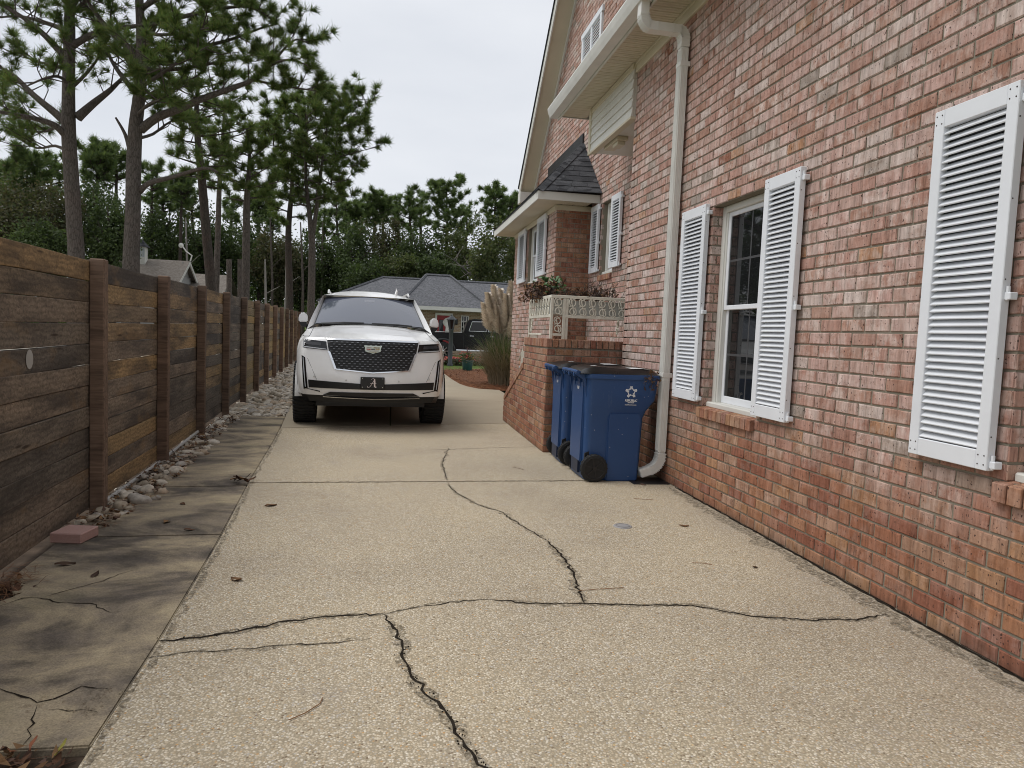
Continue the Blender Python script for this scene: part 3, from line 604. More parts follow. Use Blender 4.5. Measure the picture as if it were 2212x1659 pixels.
# siding box over the recess
sb = MB().box(2.60+.012, XR+.02, 7.80, 9.47, 3.825, 4.408).build('siding_box', m['trim'], house)
for i in range(5):
    z0 = 3.83+i*.102; MB().prism([(2.585, z0), (2.61, z0), (2.61, z0+.108), (2.603, z0+.108)], (0, 7.79, 0), (1, 0, 0), (0, 0, 1), (0, 1.66, 0)).build('siding_board', m['trim'], sb)
q = MB(); q.bbox(2.578, 2.62, 9.45, 9.53, 3.80, 4.408, .004); q.bbox(2.585, 2.63, 7.79, 9.45, 4.34, 4.406, .004); q.bbox(2.58, 2.66, 7.79, 9.45, 3.80, 3.828, .004); q.build('trim_board', m['soffit'], sb)
q = MB(); q.bbox(2.68, 2.82, 8.55, 9.1, 3.775, 3.823, .004); q.bbox(2.70, 2.80, 8.6, 8.8, 3.73, 3.774, .004); q.build('trim_block', m['soffit'], sb)
# bay roof
ex, ey0, ey1, ez = 2.22, 11.03, 15.75, 3.60; pk = (XR, 12.22, 4.70); pk2 = (XR, 14.93, 4.70)
b = MB(); b.add([(ex, ey0, ez), (XR, ey0-.1, ez), pk, (ex, ey1, ez), pk2, (XR, ey1, ez)], [(0, 1, 2), (0, 2, 4, 3), (3, 4, 5)])
bayr = b.build('bay_roof', m['shg'], house, fix=False)
def tri_rows(A, B, P, rows, tabw, parent, single):
    A, B, P = Vector(A), Vector(B), Vector(P); N = (B-A).cross(P-A).normalized()
    if N.z < 0: N = -N
    jb = MB()
    for r in range(rows):
        t0, t1 = r/rows, min(1, (r+1.25)/rows); L0, R0 = A.lerp(P, t0), B.lerp(P, t0); L1, R1 = A.lerp(P, t1), B.lerp(P, t1); w = (R0-L0).length; n = max(1, int(w/tabw)); d = (R0-L0)/max(w, 1e-6)
        e = [0]+[min(w, (k+(.5 if r % 2 else 0)+random.uniform(-.12, .12))*tabw) for k in range(1, n)]+[w]
        for a, c in zip(e, e[1:]):
            if c-a < .02: continue
            f = lambda s: L1.lerp(R1, s/w)
            q = [L0+d*(a+.003)+N*.013, L0+d*(c-.003)+N*.013, f(c-.003)+N*.003, f(a+.003)+N*.003, L0+d*(a+.003)+N*.001, L0+d*(c-.003)+N*.001]
            tb = MB().add(q, [(0, 1, 2, 3), (4, 5, 1, 0)])
            if single: tb.build('shingle', m['shg'], parent, fix=False)
            else: jb.add(tb.v, tb.f)
    if not single: jb.build('shingles', m['shg'], parent, fix=False)['kind'] = 'stuff'
tri_rows((ex, ey0, ez), (XR, ey0-.1, ez), pk, 10, .28, bayr, True)
q = [Vector((ex, ey1, ez)), Vector((ex, ey0, ez)), Vector(pk), Vector(pk2)]; jb = MB()
for r in range(10):
    t0, t1 = r/10, (r+1.25)/10; A0, B0, A1, B1 = q[0].lerp(q[3], t0), q[1].lerp(q[2], t0), q[0].lerp(q[3], min(1, t1)), q[1].lerp(q[2], min(1, t1)); n = int((B0-A0).length/.3); N = Vector((-.73, 0, .68))
    for k in range(n): a, c = k/n+.001, (k+1)/n-.001; jb.add([A0.lerp(B0, a)+N*.013, A0.lerp(B0, c)+N*.013, A1.lerp(B1, c)+N*.003, A1.lerp(B1, a)+N*.003, A0.lerp(B0, a), A0.lerp(B0, c)], [(0, 1, 2, 3), (4, 5, 1, 0)])
jb.build('shingles', m['shg'], bayr, fix=False)['kind'] = 'stuff'
cp = MB()                                                               # hip caps and the dark flashing on the wall
A, P = Vector((ex, ey0, ez)), Vector(pk)
for i in range(11):
    a, c = A.lerp(P, i/11), A.lerp(P, min(1, (i+1.2)/11)); s = Vector((.5, -.6, 0)).normalized()*.1; up = Vector((0, 0, .028)); dn = Vector((0, 0, -.03))
    cp.add([a+s+dn, a+up, a-s+dn, c+s+dn*1.2, c+up*.6, c-s+dn*1.2], [(0, 1, 4, 3), (1, 2, 5, 4)])
cp.build('hip_cap', m['shg'], bayr, fix=False)
MB().box(XR-.03, XR+.01, 12.2, 14.95, 4.68, 4.86).build('flashing', m['black'], bayr)
fs = MB(); fs.bbox(ex, ex+.02, ey0+.02, ey1, ez-.135, ez-.006, .003); fs.bbox(ex, XR, ey0, ey0+.02, ez-.135, ez-.006, .003); fs.build('bay_fascia', m['trim'], bayr)
MB().box(ex-.012, XR, ey0-.012, ey1, ez-.005, ez+.002).build('drip_edge', m['black'], bayr)
soffit(ex+.02, XW+.02, ey0+.02, ey1, ez-.115); soffit(ey0+.02, YB0+.01, XW+.02, XR, ez-.113, axis='x')
fz = MB(); fz.bbox(XW-.022, XW+.01, YB0-.022, YB1, 3.40, ez-.117, .004); fz.bbox(XW-.022, XR, YB0-.024, YB0+.01, 3.40, ez-.118, .004); fz.build('bay_frieze', m['soffit'], house)
# gable rake
sl_ = Vector((0, 1, -.918)).normalized()
def rake(name, x0, x1, off0, off1, mat):
    b = MB()
    for s in (1, -1):
        P = [(11.95, 8.78), (11.95+s*4.62, 8.78-.918*4.62)]
        b.prism([(P[0][0], P[0][1]+off0), (P[1][0], P[1][1]+off0), (P[1][0], P[1][1]+off1), (P[0][0], P[0][1]+off1)], (x0, 0, 0), (0, 1, 0), (0, 0, 1), (x1-x0, 0, 0))
    return b.build(name, mat, house)
rake('rake_soffit', 2.90, XR-.03, .0, .03, m['soffit']); rake('rake_board', 2.875, 2.90, -.06, .17, m['trim']); rake('rake_trim', XR-.03, XR+.0, -.12, .03, m['trim']); rake('gable_roof', 2.85, 7, .175, .21, m['shg'])
MB().bbox(2.87, XR, 16.35, 16.62, 4.36, 4.62, .01).build('eave_return', m['trim'], house)
vt = MB(); vy0, vy1, vz0, vz1 = 11.36, 12.56, 5.9, 6.55
vt.bbox(XR-.035, XR+.01, vy0, vy0+.09, vz0, vz1, .004); vt.bbox(XR-.035, XR+.01, vy1-.09, vy1, vz0, vz1, .004); vt.bbox(XR-.04, XR+.01, vy0-.04, vy1+.04, vz1, vz1+.1, .004); vt.bbox(XR-.035, XR+.01, vy0, vy1, vz0-.08, vz0, .004); vt.bbox(XR-.033, XR+.01, 11.92, 12.0, vz0, vz1, .004)
gv = vt.build('gable_vent', m['white'], house); ls = MB()
for k in range(13): z = vz0+.025+k*.05; ls.prism([(XR-.02, z-.015), (XR-.014, z-.018), (XR+.004, z+.025), (XR-.002, z+.028)], (0, vy0+.09, 0), (1, 0, 0), (0, 0, 1), (0, vy1-vy0-.18, 0))
ls.build('louvres', m['white'], gv)
# downspout
dy = 6.38
def arc(c, r, a0, a1, n=9): return [(c[0]+r*cos(a0+(a1-a0)*i/n), dy, c[1]+r*sin(a0+(a1-a0)*i/n)) for i in range(n+1)]
top = [(gx+.085, dy, gz+.01), (gx+.085, dy, gz-.10)] + [(gx+.085+.12*(1-cos(t)), dy, gz-.10-.12*sin(t)*1.0) for t in (.2, .4, .6, .8, 1.0)]
ex2 = XW-.056; e0 = top[-1]
top += [(ex2-.10+.10*sin(t), dy, 4.10+.10*cos(t)) for t in (.65, .9, 1.15, 1.4, 1.5708)] + [(ex2, dy, 4.03)]
bot = [(ex2, dy, .28)] + [(ex2-.15*(1-cos(t)), dy, .25-.15*sin(t)) for t in (.15, .35, .55, .75, .95, 1.15, 1.3)] + [(ex2-.20, dy, .075)]
dsp = MB().rtube([(ex2, dy, 4.03), (ex2, dy, .28)], .098, .074).build('downspout', m['gutter'], house, bevel=.008)
MB().rtube(top, .102, .078).build('elbow', m['gutter'], dsp, bevel=.006); MB().rtube(bot, .102, .078).build('elbow', m['gutter'], dsp, bevel=.006)
rb = MB()
for k in range(-2, 3): rb.box(ex2-.041, ex2-.036, dy+k*.018-.003, dy+k*.018+.003, .3, 4.0); rb.box(ex2-.028+(k+2)*.014-.003, ex2-.028+(k+2)*.014+.003, dy-.053, dy-.048, .3, 4.0)
rb.build('ribs', m['gutter'], dsp)
cr = MB()
for path in (top[1:], bot[:-1]):
    P = [Vector(p) for p in path]
    for a, c in zip(P, P[1:]):
        for t in (.25, .75):
            p = a.lerp(c, t); d = (c-a).normalized(); cr.rtube([p-d*.004, p+d*.004], .108, .084)
cr.build('crimps', m['gutter'], dsp)
for zz in (3.88, 1.02): MB().bbox(ex2-.042, XW+.0, dy-.054, dy+.054, zz-.022, zz+.022, .003).build('strap', m['gutter'], dsp)
MB().box(2.28, XW-.005, dy-.16, dy+.14, -.004, .006).build('splash_pad', m['black'], dsp)
# ------------------------------------------------------------------ brick stoop
stoop = empty('brick_stoop', (0, 0, 0), 0, 'reddish brick entry stoop with a sloping stair cheek behind the blue bins', 'stoop')
sx, sy0, sy1, sz = 1.78, 7.93, 9.27, 1.31
CH = lambda y: 1.22 if y < 9.3 else max(.40, .98-.395*(y-9.3))
b = MB().prism([(sy0+RB, -.1), (10.86, -.1), (10.86, .40), (10.72, .40), (9.3, .94), (9.3, sz-.012), (sy0+RB, sz-.012)], (sx+RB, 0, 0), (0, 1, 0), (0, 0, 1), (.2, 0, 0))
b.box(sx+RB+.2, XR+.0, sy0+RB, 9.28, -.1, sz-.012)
for k in range(6): b.box(sx+.2+RB, XW, 9.28+k*.27, 9.28+(k+1)*.27, -.1, 1.12-k*.19)
stc = b.build('stoop_core', m['mortar'], stoop)
rs = lay((sx, sy0, 0), (1, 0, 0), (0, -1, 0), XW+.3-sx, 0, 1.2, phase=.1) + lay((sx, sy0, 0), (0, 1, 0), (-1, 0, 0), 10.86-sy0, 0, 1.2, clip=lambda u, z: z < CH(sy0+u)-.02, phase=.0)
place_bricks([(rs, stoop, m['brick_red'])], 300)
n = 15
for k in range(n):                                                       # header course on top
    w = (XW+.25-sx)/n; MB().bbox(sx-.012+k*w+.005, sx-.012+(k+1)*w-.005, sy0-.012, sy0+.19, 1.215, sz, .004).build('cap_brick', m['brick_red'], stoop)
for k in range(15):
    w = (9.3-sy0-.2)/15; MB().bbox(sx-.012, sx+.19, sy0+.2+k*w+.005, sy0+.2+(k+1)*w-.005, 1.215, sz, .004).build('cap_brick', m['brick_red'], stoop)
for k in range(9):
    a = 9.31+k*.157; z = .955-.395*(a-9.31); b = MB().bbox(sx-.012, sx+.19, a+.005, a+.152, z-.05, z+.03, .004); b.v = [(x, y, zz-.395*(y-a)) for x, y, zz in b.v]; b.build('coping_brick', m['brick_red'], stoop)
MB().bbox(1.98, 2.2, 8.5, 8.7, sz-.01, 1.40, .004).build('loose_brick', m['brick_red'], stoop)
# iron railing with scrolls and planter trough
rail = empty('iron_railing', (1.83, 8.0, sz), 0, 'cream painted scrollwork railing with a planter trough on the brick stoop', 'railing')
def P_(b, *a): b.bbox(*a, .003)
def rb_(b, x0, x1, y0, y1, z0, z1): b.bbox(x0-1.83, x1-1.83, y0-8.0, y1-8.0, z0-sz, z1-sz, .004)
ZT, ZB = 1.815, 1.575
fr = MB(); rb_(fr, 1.815, 2.745, 7.985, 8.02, ZT-.035, ZT); rb_(fr, 1.985, 2.745, 7.985, 8.02, ZB-.018, ZB+.018); rb_(fr, 1.815, 1.85, 8.02, 9.28, ZT-.035, ZT); rb_(fr, 1.815, 1.85, 8.02, 9.28, ZB-.018, ZB+.018); fr.build('rail', m['iron'], rail)
for x, y in ((1.832, 8.002), (1.978, 8.002), (2.728, 8.002), (1.832, 9.262), (2.012, 8.008)):
    q = MB(); rb_(q, x-.017, x+.017, y-.016, y+.016, sz, ZT-.036); q.build('post', m['iron'], rail)
q = MB(); rb_(q, 1.85, 1.96, 7.99, 8.015, 1.345, 1.375); rb_(q, 1.82, 1.845, 8.5, 9.25, 1.345, 1.37); q.build('crossbar', m['iron'], rail)
m['trough'] = plain('grey_white_tin', (.46, .465, .43), .5, vary=.1)
MB().box(1.86-1.83, 2.72-1.83, .055, .25, ZB-sz+.02, ZT-sz-.05).build('planter_trough', m['trough'], rail); MB().box(.06, .25, .26, 1.24, ZB-sz+.02, ZT-sz-.05).build('planter_trough', m['trough'], rail)
def scroll(parent, ox, oz, h, face='y', w=1.0, oy=0.0):
    b = MB(); R = h*.25; pts = []
    for i in range(30): t = i/29; a = radians(120)+t*radians(470); r = R*(1-.62*t); pts.append((cos(a)*r*.92*w, R*1.0+sin(a)*r))
    up = [(x, z+0) for x, z in pts[::-1]]; lo = [(-x, -z) for x, z in pts]
    path = [(x, z) for x, z in up] + [(x, z) for x, z in lo]
    def to(x, z): return (ox+x, oy, oz+z) if face == 'y' else (oy, ox+x, oz+z)
    b.tube([to(x, z) for x, z in path], h*.031, 6)
    b.tube([to(-R*.8*w, R*.1), to(-R*.2*w, R*.22), to(0, 0), to(R*.25*w, -R*.2), to(R*.75*w, -R*.15)], h*.028, 5)
    b.tube([to(-R*.3*w, R*2.05), to(R*.2*w, R*1.7), to(R*.8*w, R*1.95)], h*.026, 5)
    return b.build('scroll', m['iron'], parent, smooth=True)
for k in range(6): scroll(rail, .245+k*.118, ZB-sz+.108, .215, 'y', .95, -.012)
scroll(rail, .075, ZB-sz+.108, .215, 'y', 1.05, -.012); scroll(rail, .075, ZB-sz-.10, .195, 'y', 1.05, -.005)
for k in range(8): scroll(rail, .13+k*.145, ZB-sz+.108, .215, 'x', 1.0, -.012)
scroll(rail, 1.10, ZB-sz-.10, .195, 'x', 1.0, -.005); scroll(rail, .28, ZB-sz-.10, .195, 'x', 1.0, .89)
bl = MB()
for k in range(7): bl.tube([(.0, .75+k*.07, .0), (.0, .75+k*.07, .05)], .008, 6)
bl.build('balusters', m['iron'], rail)
stair = empty('stair_rail', (1.83, 9.4, 0), 0, 'slim cream handrail with pickets sloping down the stair cheek', 'railing')
q = MB(); q.tube([(0, -.1, 1.33), (0, .12, 1.22), (0, .45, 1.03), (0, .55, .98)], .016, 6); q.build('handrail', m['iron'], stair)
for k in range(4): MB().bbox(-.014, .014, .12+k*.06, .148+k*.06, .92-.4*(.06*k), 1.20-.55*(.06*k), .003).build('picket', m['iron'], stair)
MB().bbox(-.02, .0, .33, .40, .82, .9, .004).build('bracket', plain('grey_blue_plastic', (.35, .42, .42), .5), stair)
# ------------------------------------------------------------------ wooden fence
fence = empty('wood_fence', (0, 0, 0), 0, 'tall fence of weathered brown horizontal planks along the left of the driveway', 'fence')
FA, FS = -.059, 1.83
fdir = Vector((sin(FA), cos(FA), 0)); fn = Vector((cos(FA), -sin(FA), 0)); F0 = Vector((-2.0, 5.39, 0))
fz0 = lambda k: .0 + max(0, k)*.0125; fz1 = lambda k: 1.74+max(0, k)*.0065
def fmat(p, tilt=0.0): return Matrix.Translation(p) @ Matrix.Rotation(-FA, 4, 'Z') @ Matrix.Rotation(tilt, 4, 'X')
PM = []; PMY = []
for k in range(6):
    r = random.Random(k); b = MB(); X = np.linspace(-FS/2+.003, FS/2-.003, 9)
    ph = r.uniform(0, 6); P = []
    for y in X:                                                        # one plank, slightly cupped and wavy (local y along the fence)
        w1 = .0035*sin(y*2.3+ph)+r.uniform(-.001, .001); w2 = .0035*sin(y*1.9+ph*2)+r.uniform(-.001, .001)
        P.append([(-.019, y, -.0705+w1), (.017, y, -.0705+w1), (.019, y, -.066+w1), (.019+.002*sin(y*3+ph), y, 0), (.019, y, .066+w2), (.017, y, .0705+w2), (-.019, y, .0705+w2), (-.019, y, -.0705+w1)])
    b.grid(P); n = len(P[0]); b.f += [tuple(range(n-1)), tuple(range(len(b.v)-2, len(b.v)-n-1, -1))]
    o = b.build('plank', m['plank']); PM.append(o.data); q = o.data.copy(); q.materials[0] = m['plank_y']; PMY.append(q); bpy.data.objects.remove(o)
for k in range(-2, 12):
    za, zb = fz0(k+.5), fz1(k+.5); nb = 12; p = (zb-za-.005)/nb; c = F0+fdir*(FS*(k+.5))-fn*.068; seen = k >= -1
    for i in range(nb):
        zc_ = za+(i+.5)*p; gp = random.uniform(.008, .012) if k != -1 and .8 < zc_ < 1.5 and random.random() < .5 else random.choice([.001, .002, .004, .006])
        o = bpy.data.objects.new('plank', random.choice(PMY if k in (4, 6, 8, 10) and random.random() < .8 else PM)); COL.objects.link(o); o.parent = fence
        dz = random.uniform(-.002, .002); gap = 0
        o.matrix_local = fmat(c+Vector((0, 0, za+(i+.5)*p+dz))+fn*random.uniform(-.004, .004), random.uniform(-.0032, .0032)) @ Matrix.Diagonal((1, 1, (p-gp)/.141, 1))
        if k == -1 and i == 7: MB().lathe([(0, .0), (.028, .0), (0, .0015)], 12, 'x', (.0, .0, .0)).build('paint_mark', plain('old_white_paint', (.33, .32, .30), .8), o).matrix_local = Matrix.Translation((.0215, -.08, .01)) @ Matrix.Diagonal((1, 1.7, 2.0, 1))
for k in range(-2, 13):
    w = .047; z1 = fz1(k)+random.uniform(-.004, .006); tilt = .022 if k == 6 else random.uniform(-.004, .004)
    b = MB().bbox(-w, w, -w, w, -.12, z1-fz0(k)+.01, .007); o = b.build('post', m['post'], fence); o.matrix_local = fmat(F0+fdir*(FS*k)+Vector((0, 0, fz0(k))), tilt)
pipe = MB().tube([F0+fdir*t-fn*.02+Vector((0, 0, -.01+.03*(t > 2))) for t in (.1, 1.7, 1.9, 3.6)], .016, 8).build('conduit_pipe', plain('grey_pvc', (.42, .41, .39), .6), None, smooth=True)
tag(pipe, 'thin grey plastic pipe lying along the foot of the wooden fence behind the stones', 'pipe')
# ------------------------------------------------------------------ river stones
bed = empty('stone_bed'); bed['kind'] = 'structure'
def ico(k, sub=1):
    bm = bmesh.new(); bmesh.ops.create_icosphere(bm, subdivisions=sub, radius=1); r = random.Random(k)
    for v in bm.verts: v.co *= r.uniform(.78, 1.18)
    bm.verts.index_update(); V = np.array([v.co[:] for v in bm.verts]); F = np.array([[q.index for q in f.verts] for f in bm.faces]); bm.free(); return V, F
ICO = [ico(k) for k in range(8)]; ICO2 = [ico(k, 2) for k in range(6)]
SME = []
for V, F in ICO2:
    o = npmesh('stone', V, F, m['stone'], smooth=True); SME.append(o.data); bpy.data.objects.remove(o)
fx = lambda y: -2.0+(y-5.39)*FA                                        # fence line
rocks = []
def put(n, y0, y1, xa, xb, r0, r1, zf=lambda y: -.05):
    for _ in range(n):
        y = random.uniform(y0, y1); a, b_ = xa(y), xb(y)
        if b_ <= a: continue
        x = random.uniform(a, b_); r = random.uniform(r0, r1)*(1 if random.random() < .8 else 1.35); rocks.append((x, y, zf(y)+r*random.uniform(.15, .55), r, random.uniform(.7, 1.35), random.uniform(.4, .7)))
sleft = lambda y: -1.86 if y < 6.3 else -1.86-(y-6.3)*.078
for x, y, r in ((-1.80, 5.62, .075), (-1.86, 5.98, .06), (-1.74, 5.93, .055), (-1.93, 5.75, .055), (-1.88, 5.45, .06), (-1.95, 5.30, .05), (-1.80, 5.40, .04), (-1.84, 6.25, .05), (-1.92, 6.45, .055), (-1.86, 6.75, .06), (-1.96, 6.2, .05), (-1.9, 7.05, .055), (-1.72, 5.72, .04), (-1.98, 6.9, .05), (-1.93, 5.12, .055), (-1.83, 5.2, .045), (-1.98, 5.05, .04)): rocks.append((x, y, -.035+r*.35, r, random.uniform(.8, 1.3), random.uniform(.5, .75)))
put(150, 5.1, 11.1, lambda y: fx(y)-.05, lambda y: sleft(y)+.08, .02, .048); put(60, 7, 11.1, lambda y: fx(y)-.0, lambda y: sleft(y)+.1, .03, .06)
zfar = lambda y: -.055+max(0, min(1, (y-11)/12))*.09
put(2600, 11.0, 27.5, lambda y: fx(y)-.04, lambda y: leftx(y)-.02, .035, .068, zfar); put(300, 10.9, 12.5, lambda y: fx(y), lambda y: leftx(y)-.03, .03, .06, zfar)
rocks.sort(key=lambda q: -q[3]/math.hypot(q[0], q[1])); V_ = []; F_ = []; nv = 0
for i, (x, y, z, r, asp, fl) in enumerate(rocks):
    rz, ry = random.uniform(0, 6.28), random.uniform(-.4, .4)
    if i < 280:
        o = bpy.data.objects.new('stone', random.choice(SME)); COL.objects.link(o); o.parent = bed; o.location = (x, y, z); o.rotation_euler = (ry, random.uniform(-.3, .3), rz); o.scale = (r*asp, r/asp**.5, r*fl)
    else:
        V, F = random.choice(ICO); c, s = cos(rz), sin(rz); W = V*np.array([r*asp, r/asp**.5, r*fl]); W = np.stack([W[:, 0]*c-W[:, 1]*s, W[:, 0]*s+W[:, 1]*c, W[:, 2]+W[:, 0]*ry*.5], 1)+np.array([x, y, z]); V_.append(W); F_.append(F+nv); nv += len(V)
npmesh('stones', np.concatenate(V_), np.concatenate(F_), m['stone'], bed, smooth=True)['kind'] = 'stuff'
# ------------------------------------------------------------------ leaves, straw, twigs on the ground
def flakes(name, spots, mat, size=(.012, .03), label=None):             # curled leaf flakes
    V = []; F = []
    for x, y, z in spots:
        r = random.uniform(*size); a = random.uniform(0, 6.28); t = Vector((random.gauss(0, .35), random.gauss(0, .35), 1)).normalized(); u = Vector((cos(a), sin(a), 0)); u = (u-t*u.dot(t)).normalized(); w = t.cross(u); c = random.uniform(.1, .5)*r; n = len(V); p = Vector((x, y, z+.004))
        V += [tuple(p+u*r+t*c), tuple(p+w*r*.45), tuple(p-u*r+t*c*.7), tuple(p-w*r*.45)]; F += [(n, n+1, n+3), (n+1, n+2, n+3)]
    me = bpy.data.meshes.new(name); me.from_pydata(V, [], F); o = link(name, me, None, mat); o['kind'] = 'stuff'
    if label: o['label'] = label
    return o
sp = [(random.uniform(fx(y)-.05, sleft(y)+.1), y, random.uniform(-.04, .01)) for y in [random.uniform(4.9, 11) for _ in range(900)]]
sp += [(random.uniform(-1.95, -.93), random.uniform(1.9, 2.365), random.uniform(-.05, -.0)) for _ in range(700)] + [(random.gauss(-1.85, .05), random.gauss(3.84, .07), random.uniform(-.06, .0)) for _ in range(60)]
flakes('leaf_litter', sp, m['dryleaf'], (.012, .034), 'brown leaf litter among the stones and past the end of the old slab')
def straws(name, spots, mat, ln=(.08, .2), w=.0016, flat=.25, label=None, par=None):
    V = []; F = []
    for x, y, z in spots:
        l = random.uniform(*ln); a = random.uniform(0, 6.28); h = random.gauss(0, flat); d = Vector((cos(a), sin(a), h)).normalized()*l*.5; s = Vector((-sin(a), cos(a), 0))*w; p = Vector((x, y, z)); n = len(V); q = p+Vector((s.x*6, s.y*6, w*2+abs(h)*.02))
        V += [tuple(p-d-s), tuple(p-d+s), tuple(q+s), tuple(q-s), tuple(p+d)]; F += [(n, n+1, n+2), (n, n+2, n+3), (n+3, n+2, n+4)]
    me = bpy.data.meshes.new(name); me.from_pydata(V, [], F); o = link(name, me, par, mat); o['kind'] = 'stuff'
    if label: o['label'] = label
    return o
sp = [(random.uniform(-1.95, -.95), random.uniform(1.6, 2.36), random.uniform(-.05, -.01)) for _ in range(160)] + [(random.gauss(-1.86, .06), random.gauss(3.86, .09), random.uniform(-.04, .03)) for _ in range(150)] + [(random.uniform(fx(y), sleft(y)+.14), y, random.uniform(-.03, .01)) for y in [random.uniform(4.9, 11) for _ in range(320)]]
straws('pine_straw', sp, m['straw'], (.08, .2), .0016, .12, 'loose brown pine needles along the fence foot and on the old slab')
MB().lathe([(0, -.15), (.1, -.15), (.12, -.045), (.09, -.03), (0, -.06)], 12, c=(-1.84, 3.83, 0)).build('hole', m['soil'], pth)
def leaf_thing(x, y, z, r, a, mat, nm='dry_leaf'):
    b = MB(); P = []
    for i in range(6):
        t = i/5; w = sin(pi*min(.98, max(.04, t)))*.42*(1.15-.5*t); P.append([((t-.5)*2*r, s*w*r*1.35, r*(.16*abs(s)+.10*sin(t*5+a))) for s in (-1, -.45, 0, .45, 1)])
    b.grid(P); o = b.build(nm, mat, None, fix=False); o.location = (x, y, z+.003); o.rotation_euler = (random.gauss(0, .2), random.gauss(0, .2), a); return o
LG = 'dry leaves lying singly on the concrete'
for x, y, z, r, lab in ((-.829, 5.413, 0, .05, 'curled brown leaf on the pebbly driveway just past the joint, left of the crack'), (-.754, 3.829, 0, .045, 'brown leaf on the pebbly driveway close to its left edge, nearest to the camera there'), (2.16, 4.80, 0, .035, 'small dark leaf lying beside the round grey cap near the wall'),
                        (-1.72, 4.18, ZP, .05, 'dark crumpled leaf on the stained slab in front of the pink paver'), (-1.50, 4.0, ZP, .035, 'small brown leaf on the stained slab to the right of the dark crumpled one'), (-1.45, 5.05, ZP, .045, 'dark leaf on the stained slab between paver and second slab joint'), (-1.25, 4.85, ZP, .035, 'little brown leaf by the driveway edge of the stained slab'), (-1.48, 5.55, ZP, .03, 'tiny brown leaf on the middle of the second stained slab'),
                        (2.22, 3.888, 0, .03, 'tiny dark leaf on the driveway near the brick wall below the right shutter'), (2.36, 6.2, 0, .03, 'small dark leaf at the foot of the downspout')):
    tag(leaf_thing(x, y, z, r, random.uniform(0, 6), m['dryleaf']), lab, 'leaf', LG)
lf = MB(); root = empty('leaf_sprig', (-1.19, 6.26, 0), 0, 'sprig of dry red-brown leaves caught at the slab joint by the driveway edge', 'leaf')
for k in range(9):
    o = leaf_thing(random.gauss(0, .05), random.gauss(0, .03), random.uniform(0, .03), .04, random.uniform(0, 6), m['dryleaf'], 'leaf'); o.parent = root; o.rotation_euler.y = random.uniform(-.7, .7)
MB().tube([(-.05, 0, .005), (.02, .01, .03), (.06, 0, .07)], .003, 5).build('stem', m['twig'], root)
for x, y, z, r, lab, c in ((-.97, 2.33, -.02, .028, 'yellow-green leaf standing at the corner of slab end and driveway', (.30, .27, .05)), (-1.13, 2.29, -.03, .022, 'olive yellow leaf in the litter past the slab end', (.22, .19, .06)), (-1.12, 2.34, -.03, .03, 'orange-brown leaf leaning on the end of the old slab', (.28, .10, .04)), (-1.06, 2.355, -.015, .025, 'reddish leaf tip above the litter at the slab end', (.24, .08, .035))):
    o = leaf_thing(x, y, z+.02, r, random.uniform(0, 6), plain('leaf_tone', c, .6)); o.rotation_euler = (.6, .5, random.uniform(0, 6)); tag(o, lab, 'leaf', 'leaves at the end of the old slab')
TG = 'thin twigs and pine needles on the driveway'
for pts, lab in (([(1.03, 3.56), (1.14, 3.575), (1.29, 3.59)], 'thin straw-coloured twig on the driveway just above the long cross crack'), ([(-.30, 2.42), (-.25, 2.46), (-.205, 2.52), (-.20, 2.56)], 'bent dark twig on the driveway nearest the camera, left of the wide crack'), ([(1.86, 3.98), (1.93, 3.97), (1.97, 3.94)], 'short dark twig on the driveway between the crack and the brick wall'), ([(2.08, 5.65), (2.16, 5.62), (2.23, 5.6)], 'short straw lying in front of the wheeled bin'), ([(1.27, 7.0), (1.34, 6.9), (1.36, 6.85)], 'small forked straw left of the bin wheels')):
    tag(MB().tube([(x, y, .005) for x, y in pts], .0019, 5).build('twig', m['straw']), lab, 'twig', TG)
cap = empty('drain_cap', (1.696, 4.81, 0), 0, 'round flat grey cap set in the pebbly driveway near the brick wall', 'cap')
MB().lathe([(0, .006), (.062, .006), (.068, .001)], 24).build('disc', plain('grey_cap', (.30, .29, .29), .6), cap); MB().lathe([(.045, .0065), (.045, .0085), (.050, .0085), (.050, .0065)], 24).build('ring', plain('grey_cap', (.26, .25, .25), .6), cap)
t = NT('pink_paver'); p = t.pos(); v = t.vor(p, 240); c = t.mix(t.ramp(v.outputs['Distance'], [(.2, 1), (.5, 0)]), (.42, .25, .215), t.mix(t.xyz(v.outputs['Color'], 0), (.55, .42, .38), (.30, .17, .15))); t.bump(v.outputs['Distance'], .4, .003)
pv = MB().bbox(-.095, .095, -.095, .095, 0, .062, .006).build('paver_brick', t.set(c, .9)); pv.location = (-1.87, 4.675, ZP); pv.rotation_euler.z = -.16
tag(pv, 'pink granular paver block standing alone on the stained slab beside the fence', 'paver')

# ------------------------------------------------------------------ lettering
def text(body, size, M, mat, parent, ext=.0006, off=0.0, shear=0.0, align='CENTER', name='lettering', sx=1.0):
    cu = bpy.data.curves.new('t', 'FONT'); cu.body = body; cu.size = size; cu.extrude = ext; cu.offset = off; cu.shear = shear; cu.align_x = align; cu.align_y = 'CENTER'; cu.resolution_u = 3
    o = bpy.data.objects.new('t', cu); COL.objects.link(o); dg = bpy.context.evaluated_depsgraph_get(); dg.update(); me = bpy.data.meshes.new_from_object(o.evaluated_get(dg)); bpy.data.objects.remove(o)
    me.materials.clear(); q = link(name, me, parent, mat); q.matrix_local = M @ Matrix.Diagonal((sx, 1, 1, 1)); return q
FACE_MY = lambda x, y, z: Matrix.Translation((x, y, z)) @ Matrix.Rotation(pi/2, 4, 'X')                       # readable from -Y
FACE_MX = lambda x, y, z: Matrix.Translation((x, y, z)) @ Matrix.Rotation(-pi/2, 4, 'Z') @ Matrix.Rotation(pi/2, 4, 'X')   # readable from -X
